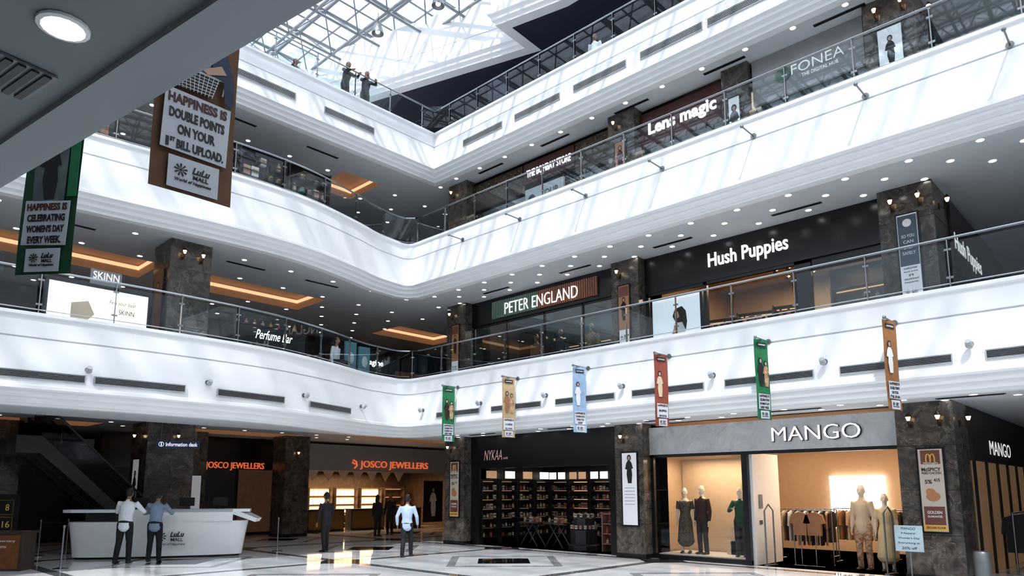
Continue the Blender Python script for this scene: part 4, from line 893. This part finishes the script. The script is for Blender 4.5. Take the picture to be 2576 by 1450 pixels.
for k in range(7):
    a, b = ((2540, 108), (2178, 252), (1897, 365), (1667, 452), (1474, 518), (1308, 574), (1164, 621))[k]
    p = survey(a, b, 1, YB); M = T(p.x, YB, 9.88)
    if bk is None: bk = add('banner_bracket', MB().tube([(0, 0, 0), (0, -.6, 0)], [.018, .018], 8).ball((0, -.6, 0), .04).cyl((0, -.02, 0), (0, 0, 0), .07), GREYM, M, label='empty steel banner bracket on white fascia', category='bracket', group='empty banner brackets')
    else: dup(bk, M)
pj = None
def projpos():
    for a, b in ((2440, 860), (2075, 908), (1795, 945), (1568, 978), (1375, 997), (1210, 1018), (1065, 1035)): yield T(survey(a, b, 1, YB).x, YB, 4.47)
    for a, b in ((230, 928), (525, 962), (745, 997), (912, 1023)):
        q = min(resample(L1L, .1), key=lambda q: (survey(a, b, 2, 4.47).xy - q[0]).length); yield T(q[0].x, q[0].y, 4.47) @ Matrix.Rotation(math.atan2(q[1].y, q[1].x), 4, 'Z')
for M in projpos():
    if pj is None:
        pj = add('fascia_spotlight', MB().tube([(0, -.1, -.04), (0, -.2, .03)], [.065, .05], 12, dome=False), VENTW, M, label='small grey spotlight mounted on white fascia', category='spotlight', group='fascia spotlights')
        add('mount', MB().cyl((0, 0, 0), (0, -.12, 0), .02).cyl((0, 0, 0), (0, -.02, 0), .06), GREYM, M, pj); add('lens', MB().cyl((0, -.098, -.042), (0, -.092, -.047), .05, n=12), KPRINT, M, pj)
    else: dup(pj, M)

# ---------------------------------------------------------------- left gallery
def lit_counter(M, w, h, d, body, lab, panel=None, name='kiosk_counter'):
    o = add(name, MB().box(-w / 2, w / 2, 0, d, 0, h).box(-w / 2 - .03, w / 2 + .03, -.03, d + .03, h, h + .04), body, M, label=lab, category='kiosk', smooth=False)
    F = M @ Matrix(((1, 0, 0, 0), (0, 0, -1, 0), (0, 1, 0, 0), (0, 0, 0, 1)))
    if panel: add('front_panel', MB().box(-w / 2 + .05, w / 2 - .05, .08, h - .05, 0, .012), panel, F, o, smooth=False)
    return o, F
SIGNB = mat("bright_script_lettering", (1, 1, 1), .4, emit=2)
o, F = lit_counter(FX(-18.55, 5.15, 5.41), 2.25, 1.3, .25, BLACK, 'backlit cream perfume advertising panel on kiosk', panel=LITCREAM)
add('printed_bottle', MB().prism([(-.6, .4), (-.3, .35), (-.1, .6), (-.25, .9), (-.6, .8)], .013, .017), CREAM, F, o, smooth=False)
text('Feel your best', .6, .12, F, GOLD, o, .5, .95, .014, 0, .003, .3); text('SKINN', .35, .12, F, BRONZE, o, .6, .75, .014, 0, .003)
o = add('kiosk_sign', MB().box(-.35, .35, -.02, .02, 0, .38), GREYM, FX(-18.95, 5.35, 6.85), label='small grey kiosk name sign with white letters', category='sign', smooth=False)
add('sign_post', MB().cyl((0, 0, -1.43), (0, 0, 0), .02), GREYM, FX(-18.95, 5.35, 6.85), o)
text('SKINN', .58, .18, FR('+x', -18.93, 5.35, 7.09), SIGNW, o, 0, 0, .005, -.004, .005)
o, F = lit_counter(FX(-18.9, 9.75, 5.41), 2.2, 1.1, .8, BLACK, 'black perfume kiosk counter with white script lettering')
text('Perfume Bar', 1.15, .27, F, SIGNB, o, .1, .88, .01, .0, .006, .35)
add('back_display', MB().box(-.8, .8, .5, .55, 1.14, 1.7), DARK, FX(-18.9, 9.75, 5.41), o, smooth=False)
for j in range(8): add('perfume_bottle', PM[(0, 3, 6)[j % 3]], None, FX(-18.9, 9.75, 5.41) @ T(-.9 + j * .25, .25, 1.141) @ Matrix.Scale(1.3, 4), label='small perfume bottle on kiosk counter', category='bottle', group='perfume bottles on kiosk')
o, F = lit_counter(FX(-21, 14.6, 5.41), 2.4, 1.25, .5, BLACK, 'black electronics kiosk with white lettering'); text('imagine', .9, .26, F, SIGNB, o, .2, 1.0, .01, .01, .01)
TEAL = mat("teal_display", (.08, .2, .25), .4, emit=.12)
for y, h in ((13.2, 1.4), (13.75, 1.3)):
    add('display_stand', MB().box(-.22, .22, 0, .08, .1, h).box(-.25, .25, -.1, .2, 0, .1).ball((0, -.02, h * .6), (.12, .03, .2), 10, 1), [TEAL, PAPER], FX(-20.0, y, 5.41), label='lit teal freestanding product display', category='display stand', smooth=False)
lit_counter(FX(-18.7, 1.9, 5.41), 1.6, 1.0, .6, DARK, 'dark jewellery kiosk with name sign')
s = add('kiosk_sign', MB().box(-.5, .5, -.02, .02, 0, .4), BLACK, FX(-18.95, 2.75, 6.75), label='black kiosk header with white letters', category='sign', smooth=False); text('NATH', .5, .16, FR('+x', -18.93, 2.75, 6.95), SIGNW, s, 0, 0, .003, .0, .01)
add('sign_post', MB().cyl((-.4, 0, -1.33), (-.4, 0, 0), .02).cyl((.4, 0, -1.33), (.4, 0, 0), .02), BLACK, FX(-18.95, 2.75, 6.75), s)
def backshop(x, y0, y1, z0, z1, lab, glow, frac=.5):
    o = add('storefront', MB().box(x - .1, x, y0, y1, z0, z1), BLACK, label=lab, category='storefront', smooth=False)
    n = max(2, int((y1 - y0) / 1.6))
    for i in range(n):
        a = y0 + (y1 - y0) * i / n; b = y0 + (y1 - y0) * (i + 1) / n
        add('window_pane', MB().box(x, x + .02, a + .08, b - .08, z0 + .1, z0 + (z1 - z0) * .68), glow if random.random() < frac else DARK, None, o, smooth=False)
    return o
DIMW = mat("dim_warm_interior", (.05, .032, .02), .3, emit=.035, ecol=(1, .5, .25), noise=.8, scale=4)
for z0, z1 in ((5.42, 8.5), (10.2, 13.2)):
    backshop(-27, -3, 7, z0, z1, 'dark glazed shopfront at back of gallery', DIMW); backshop(-27, 7.6, 16, z0, z1, 'dark glazed shopfront at back of gallery', DIMW); backshop(-27, 16.5, 24, z0, z1, 'dark glazed shopfront at back of gallery', DIMW)
o = backshop(-29, 8.5, 15.5, .01, 4.0, 'dark glazed jewellery shopfront with orange letters', DIMW, .3)
p0 = survey(518, 1170, 0, -28.9); p1 = survey(665, 1172, 0, -28.9); text('JOSCO JEWELLERS', p1.y - p0.y, .34, FR('+x', -28.98, (p0.y + p1.y) / 2, 2.85), SIGNO, o, 0, 0, .03, .0, .05)
backshop(-30, -4, 7.8, .01, 4.0, 'dark glazed shopfront behind escalator', DIMW, .2)
JX = -28.5
s = add('shop_fascia', MB().box(JX - .2, JX, 16.0, 25, 2.75, 3.95), mat("grey_fascia_faint_glow", (.24, .24, .25), .4, emit=.04, noise=.05), label='grey jewellery fascia with glowing orange letters', category='sign', smooth=False)  # faint emission in the panel replaces light the ceiling lamps do not give
p0 = survey(905, 1172, 0, JX); p1 = survey(1075, 1180, 0, JX); text('JOSCO JEWELLERS', p1.y - p0.y, .42, FR('+x', JX, (p0.y + p1.y) / 2, 3.05), SIGNO, s, 0, 0, .02, .0, .05)
add('emblem', MB().tube([(0, -.2, 0), (.12, -.1, 0), (.08, .1, 0), (-.08, .18, 0), (-.14, .05, 0), (0, 0, 0)], [.04] * 6, 8), SIGNO, FR('+x', JX, p0.y - .3, 3.1) @ T(0, 0, .04), s)
add('wall_shop', MB().add([(JX, 16, 0), (JX, 25, 0), (JX - 3.5, 25, 0), (JX - 3.5, 16, 0), (JX, 16, 2.8), (JX, 25, 2.8), (JX - 3.5, 25, 2.8), (JX - 3.5, 16, 2.8)], [(1, 2, 6, 5), (2, 3, 7, 6), (3, 0, 4, 7), (4, 5, 6, 7)]), WOODM, kind='structure', label='warm gold jewellery shop interior', category='wall', smooth=False)
lamp(JX - 1.7, 20, 2.7, 2, 6, 260, (1, .7, .42))
GOLDLIT = mat("bright_warm_display", (1, .74, .42), .5, emit=2.2)
for i in range(5):
    M = FX(JX - 2.6, 17.6 + i * 1.5, 0); o = shelf(M, 1.3, 2.0, .35, 4, WOODM, 'lit jewellery wall cabinet', LITWARM)
    o['label'] = 'dark wooden jewellery wall cabinet, lit'
    if i in (1, 2, 3):
        for r in range(3):
            for c in range(4): add('display_niche', MB().box(-.56 + c * .29, -.32 + c * .29, .2, .25, .75 + r * .42, 1.05 + r * .42), GOLDLIT, M, o, smooth=False)
for i in range(3): lit_counter(FX(JX - .3, 18 + i * 2.3, 0), 1.9, .95, .5, WOODD, 'dark wood jewellery counter with gold panel', name='jewellery_counter', panel=GOLD)
for i in range(7): add('pendant_flag', MB().prism([(-.3, 0), (.3, 0), (0, -.45)], 0, .02), CREAM, FR('+x', JX + .05, 17.0 + i * .8, 2.73), label='small triangular gold hanging flag', category='bunting', group='gold flags', smooth=False)
o = poster(FR('+x', JX + .2, 23.9, 1.3), 1.2, 2.0, DARK, 'dark fashion poster with woman in white'); figure_print(W[o.name], o, 0, 0, 1.5, SHW, z=.037)
for y, n in ((8.0, 0), (9.6, 1), (11.2, 0)):
    M = FX(-19.6, y, 10.2); shelf(M, 1.5, 2.0, .4, 5, (WOODD, DARK)[n], 'dark display unit packed with colourful goods'); products(M, 1.5, 2.0, .4, 4, 5, 'colourful goods on gallery display', 2.0)
CLRS = mat("colourful_wall_graphic", (.32, .16, .09), .5, noise=.95, scale=5, emit=.08)
add('shop_graphic', MB().box(-20.5, -20.4, 1.5, 5.5, 10.2, 12.3), CLRS, label='colourful orange printed shop graphic wall', category='sign', smooth=False)

# ---------------------------------------------------------------- information desk
DP0 = Vector((-22.3, 6.0)); DP1 = Vector((-20.1, 9.9)); dc = (DP0 + DP1) / 2; da = math.atan2((DP1 - DP0).y, (DP1 - DP0).x); LN = (DP1 - DP0).length
DM = FR(da, dc.x, dc.y, 0)
FL = DM @ Matrix(((1, 0, 0, 0), (0, 0, 1, 0), (0, -1, 0, 0), (0, 0, 0, 1)))
DW = mat("glossy_white_laminate", (.88, .89, .90), .2, noise=.02)
desk = add('information_desk', None, None, FL, label='curved glossy white information desk with floating counter top', category='reception desk')
def deskring(z, grow, n=32, hw=LN / 2):
    pts = []
    for i in range(n + 1):
        t = -1 + 2 * i / n; pts.append(Vector(((hw + grow) * math.sin(t * math.pi / 2), -(.55 + grow) * max(0, math.cos(t * math.pi / 2)) ** .6, z)))
    for i in range(n + 1):
        t = 1 - 2 * i / n; pts.append(Vector(((hw + grow) * t * .97, .25 + .1 * math.sqrt(max(0, 1 - t ** 4)), z)))
    return pts
add('body', MB().loft([deskring(.06, -.12), deskring(.06, -.08), deskring(.5, -.02), deskring(.98, .06), deskring(1.0, .06)]), DW, FL, desk)
add('toe_kick', MB().loft([deskring(0, -.14), deskring(.06, -.14)]), BLACK, FL, desk)
add('inner_core', MB().box(-1.9, 1.9, -.1, .2, 1.0, 1.22), DARK, FL, desk, smooth=False)
add('counter_top', MB().prism([(-2.45, -.15), (-2.2, -.35), (-1.2, -.52), (.0, -.6), (1.2, -.6), (1.9, -.55), (2.35, -.45), (2.35, .25), (-2.45, .25)], 1.25, 1.33), DW, FL, desk, smooth=False)
add('raised_front', MB().prism([(-1.0, -.55), (0, -.6), (1.2, -.6), (1.9, -.55), (1.9, -.46), (1.2, -.50), (0, -.50), (-1.0, -.45)], 1.0, 1.33), DW, FL, desk, smooth=False)
add('end_wing', MB().add([(1.9, -.5, 1.33), (2.55, -.55, 1.06), (2.66, .1, 1.06), (2.1, .25, 1.33), (1.85, -.5, 1.2), (2.5, -.55, .96), (2.6, .1, .96), (2.05, .25, 1.2)], [(0, 1, 2, 3), (7, 6, 5, 4), (0, 4, 5, 1), (1, 5, 6, 2), (2, 6, 7, 3), (3, 7, 4, 0)]), DW, FL, desk, smooth=False)
logo(DM, desk, .35, .55, .85, z=.60)
M = FR(da, -22.75, 8.85, 3.27)
o = add('information_sign', MB().box(-.62, .62, -.12, .12, -.03, .03), mat("navy_sign_board", (.03, .045, .13), .4, noise=.05, emit=.1), M, label='hanging navy information desk sign with white text', category='sign', smooth=False)
text('Information desk', .9, .12, M, SIGNW, o, .1, 0, .031, .0, .003); add('suspension_rod', MB().cyl((-.5, .12, 0), (-.5, .78, 0), .008).cyl((.5, .12, 0), (.5, .78, 0), .008), GREYM, M, o)
text('i', .03, .1, M, SIGNW, o, -.48, 0, .034, .02, .003); add('emblem', MB().tube([(-.48 + .07 * math.cos(a), .07 * math.sin(a), .034) for a in (k * math.pi / 8 for k in range(17))], [.006] * 17, 5), SIGNW, M, o)
for x in (-.6, .6, 1.5):
    q = FL @ T(x, .1, 1.331); m_ = add('computer_monitor', MB().box(-.1, .1, -.07, .07, 0, .01).cyl((0, 0, 0), (0, 0, .12), .012).box(-.2, .2, -.012, .012, .08, .32), BLACK, q, label='small black computer monitor on information desk', category='monitor', group='desk monitors')

PP = [survey(a, b, 2, 0) for a, b in ((152, 1432), (165, 1395), (697, 1388), (95, 1400))]
for p in PP: add('queue_barrier', MB().lathe([(.17, 0), (.17, .015), (.03, .035), (.022, .06), (.022, .95), (.032, .96), (.032, 1.02), (.01, 1.03)], n=16), CHROME, T(p.x, p.y, 0), label='steel queue barrier post with round base', category='queue barrier', group='queue barriers')
def belt(a, b): add('barrier_belt', MB().add([(a.x, a.y, .9), (b.x, b.y, .9), (b.x, b.y, .95), (a.x, a.y, .95)], [(0, 1, 2, 3)]), BLACK, label='black retractable belt between queue barriers', category='queue barrier', smooth=False)
belt(PP[0], PP[1]); belt(PP[1], PP[3])
p = survey(-12, 1438, 2, 0); M = FR(math.radians(43.5), p.x, p.y, 0)
o = add('promotion_stand', MB().box(-.6, .55, 0, .85, -.5, 0).box(-.65, .6, .85, .9, -.55, .05), WOODD, M, label='orange brown anniversary promotion stand', category='kiosk', smooth=False)
add('front_panel', MB().box(-.55, .5, .05, .82, 0, .01), mat("deep_orange_panel", (.18, .06, .015), .5, noise=.2), M, o, smooth=False); text('Anniversary', .6, .07, M, WPLAIN, o, .1, .68, .012, .0, .003); text('editions', .4, .07, M, WPLAIN, o, .0, .56, .012, .0, .003)
p = survey(-100, 1425, 2, 0); M = FR(math.radians(43.5), p.x - 1.0, p.y + .9, 0)
o = add('number_board', MB().box(-.5, .5, .0, 1.75, -.03, 0), BLACK, M, label='black board with yellow frames and numbers', category='sign', smooth=False)
for i, t_ in enumerate(('8', '16')):
    y = 1.4 - i * .45; add('frame', MB().box(-.3, .35, y - .2, y - .18, 0, .01).box(-.3, .35, y + .18, y + .2, 0, .01).box(.33, .35, y - .2, y + .2, 0, .01), GOLD, M, o, smooth=False); text(t_, .1 * len(t_), .17, M, YEL, o, .18, y, .005, .0, .004)
SMG = glassmat('smoked_balustrade_glass', (.12, .13, .14), .005)
def escalator(M, run, rise, lab):
    o = add('escalator', MB().prism([(0, -.0), (run, rise), (run + .6, rise), (run + .6, rise - .5), (run, rise - .5), (.3, -.0)], -.55, -.45).prism([(0, -.0), (run, rise), (run + .6, rise), (run + .6, rise - .5), (run, rise - .5), (.3, -.0)], .45, .55), DARK, M @ Matrix(((0, 0, 1, 0), (1, 0, 0, 0), (0, 1, 0, 0), (0, 0, 0, 1))), label=lab, category='escalator', group='escalators', smooth=False)
    n = int(rise / .2); mb = MB()
    for i in range(n): mb.box(-.44, .44, run * i / n, run * (i + 1.2) / n, rise * i / n - .1, rise * (i + 1) / n - .05)
    add('steps', mb, DARK, M, o, smooth=False)
    for s in (-.5, .5):
        add('handrail', MB().tube([(s, -.5, .9), (s, 0, .95), (s, run, rise + .95), (s, run + .8, rise + .95)], [.035] * 4, 8), DARK, M, o)
        add('glass_panel', MB().add([(s, 0, 0), (s, run, rise), (s, run, rise + .9), (s, 0, .9)], [(0, 1, 2, 3)]), SMG, M, o, smooth=False)
        add('skirt_trim', MB().tube([(s, 0, .02), (s, run, rise + .02)], [.015] * 2, 5), BRONZE, M, o)
for x in (-24.2, -26.0): escalator(T(x, 9.0, 0) @ RZ(180), 3.6, 3.4, 'dark escalator with glass sides rising behind desk')
M = FR('+x', -24.5, 6.1, 3.3)
o = add('direction_sign', MB().box(-.9, .9, -.12, .12, -.02, 0), DARK, M, label='dark hanging direction sign with white symbols', category='sign', smooth=False)
text('2   1   3', 1.4, .14, M, WPLAIN, o, 0, 0, .002, .0, .003); add('suspension_rod', MB().cyl((0, .12, -.01), (0, .75, -.01), .01), GREYM, M, o)
column(-27.9, -27.0, 10.8, 11.6, .001, 4.059)
o = poster(FR('+x', -26.98, 11.2, 1.6), .4, 1.6, PLW, 'narrow white event poster on dark pillar'); logo(W[o.name], o, 0, -.5, .34, z=.037)
o = poster(FR('-y', -24.8, 8.38, 2.0), .5, 1.7, PLW, 'white advertising poster on side of marble pillar'); figure_print(W[o.name], o, 0, 0, 1.0, JACK, z=.037)
o = poster(FR('-y', -19.72, 6.88, 6.9), .55, 1.7, PLR, 'dark red advertising poster on side of marble pillar'); figure_print(W[o.name], o, 0, .1, .9, ORANGE, z=.037)

# ---------------------------------------------------------------- people
def ground(px, py, yaw):
    p = survey(px, py, 2, 0); return T(p.x, p.y, 0) @ RZ(yaw)
human('person', 'man in white shirt and black trousers leaning on desk', ground(308, 1418, 48), 1.93, lean=9, nod=1.6, feet=((-.14, -.08), (.13, -.02)), elbow=((-.12, .16, -.2), (.12, .16, -.2)), wrist=((.06, .24, .0), (-.06, .24, .0)), top=SHW)
human('person', 'man in blue-grey shirt and black trousers leaning on desk', ground(384, 1414, 55), 1.86, lean=10, nod=1.8, feet=((-.1, -.04), (.12, .04)), elbow=((-.14, .16, -.2), (.12, .18, -.2)), wrist=((.08, .22, .02), (-.06, .22, .0)), top=SHB)
human('person', 'man in pale blue shirt walking away, black trousers', ground(1022, 1402, 38), 1.74, lean=2, feet=((-.08, -.18), (.08, .2)), elbow=((-.09, -.08, -.26), (.09, .02, -.27)), wrist=((0, .06, -.24), (.0, .1, -.22)), top=SHLB)
human('person', 'man in dark suit standing with phone', ground(818, 1389, 100), 1.80, lean=3, top=JACK, elbow=((-.07, .02, -.27), (.08, .02, -.26)), wrist=((0, .06, -.25), (-.08, .2, .1)), feet=((-.1, -.06), (.11, .08)))
human('person', 'woman in dark clothes standing by jewellery shop', ground(948, 1350, 20), 1.68, top=JACK, female=True, longhair=True)
human('person', 'man in dark shirt standing by jewellery shop', ground(980, 1346, -150), 1.72, top=TROU)
human('person', 'seated person in white shirt on upper gallery', T(-19.6, 12.3, 5.42) @ RZ(-60), 1.7, seat=True, top=SHW, lean=10)
add('stool', MB().lathe([(.2, 0), (.2, .02), (.03, .05), (.03, .44), (.19, .46), (.19, .5)], n=14), GREYM, T(-19.6, 12.3, 5.42), label='round grey kiosk stool', category='stool')
for i, (y, f, m) in enumerate(((12.25, -80, JACK), (13.05, -100, TROU))):
    human('person', ('person in black shirt leaning on high railing', 'person in dark clothes leaning on high railing')[i], T(-19.45, y, 14.68) @ RZ(f), 1.66, lean=14, top=m, elbow=((-.1, .2, -.15), (.1, .2, -.15)), wrist=((.1, .2, .0), (-.1, .2, .0)), hair=True)
human('person', 'person in white shirt behind top gallery glass', T(-12.3, 16.8, 14.68) @ RZ(-170), 1.6, top=SHW)
human('person', 'person in dark clothes on the top gallery', T(-20.4, 10.9, 14.68) @ RZ(-60), 1.6, top=JACK)

# ---------------------------------------------------------------- lights
w = bpy.data.worlds.new("world"); SC.world = w; w.use_nodes = True
bg = w.node_tree.nodes['Background']; bg.inputs[0].default_value = (.88, .94, 1, 1); bg.inputs[1].default_value = 4.7
sun = bpy.data.lights.new('sun', 'SUN'); sun.energy = 5.4; sun.angle = math.radians(1.0); sun.color = (1, .985, .97)
so = bpy.data.objects.new('sun', sun); COL.objects.link(so)
so.rotation_euler = Vector((-.42, .66, -1)).to_track_quat('-Z', 'Y').to_euler()
print('downlights', cnt, 'objects', len(bpy.data.objects))
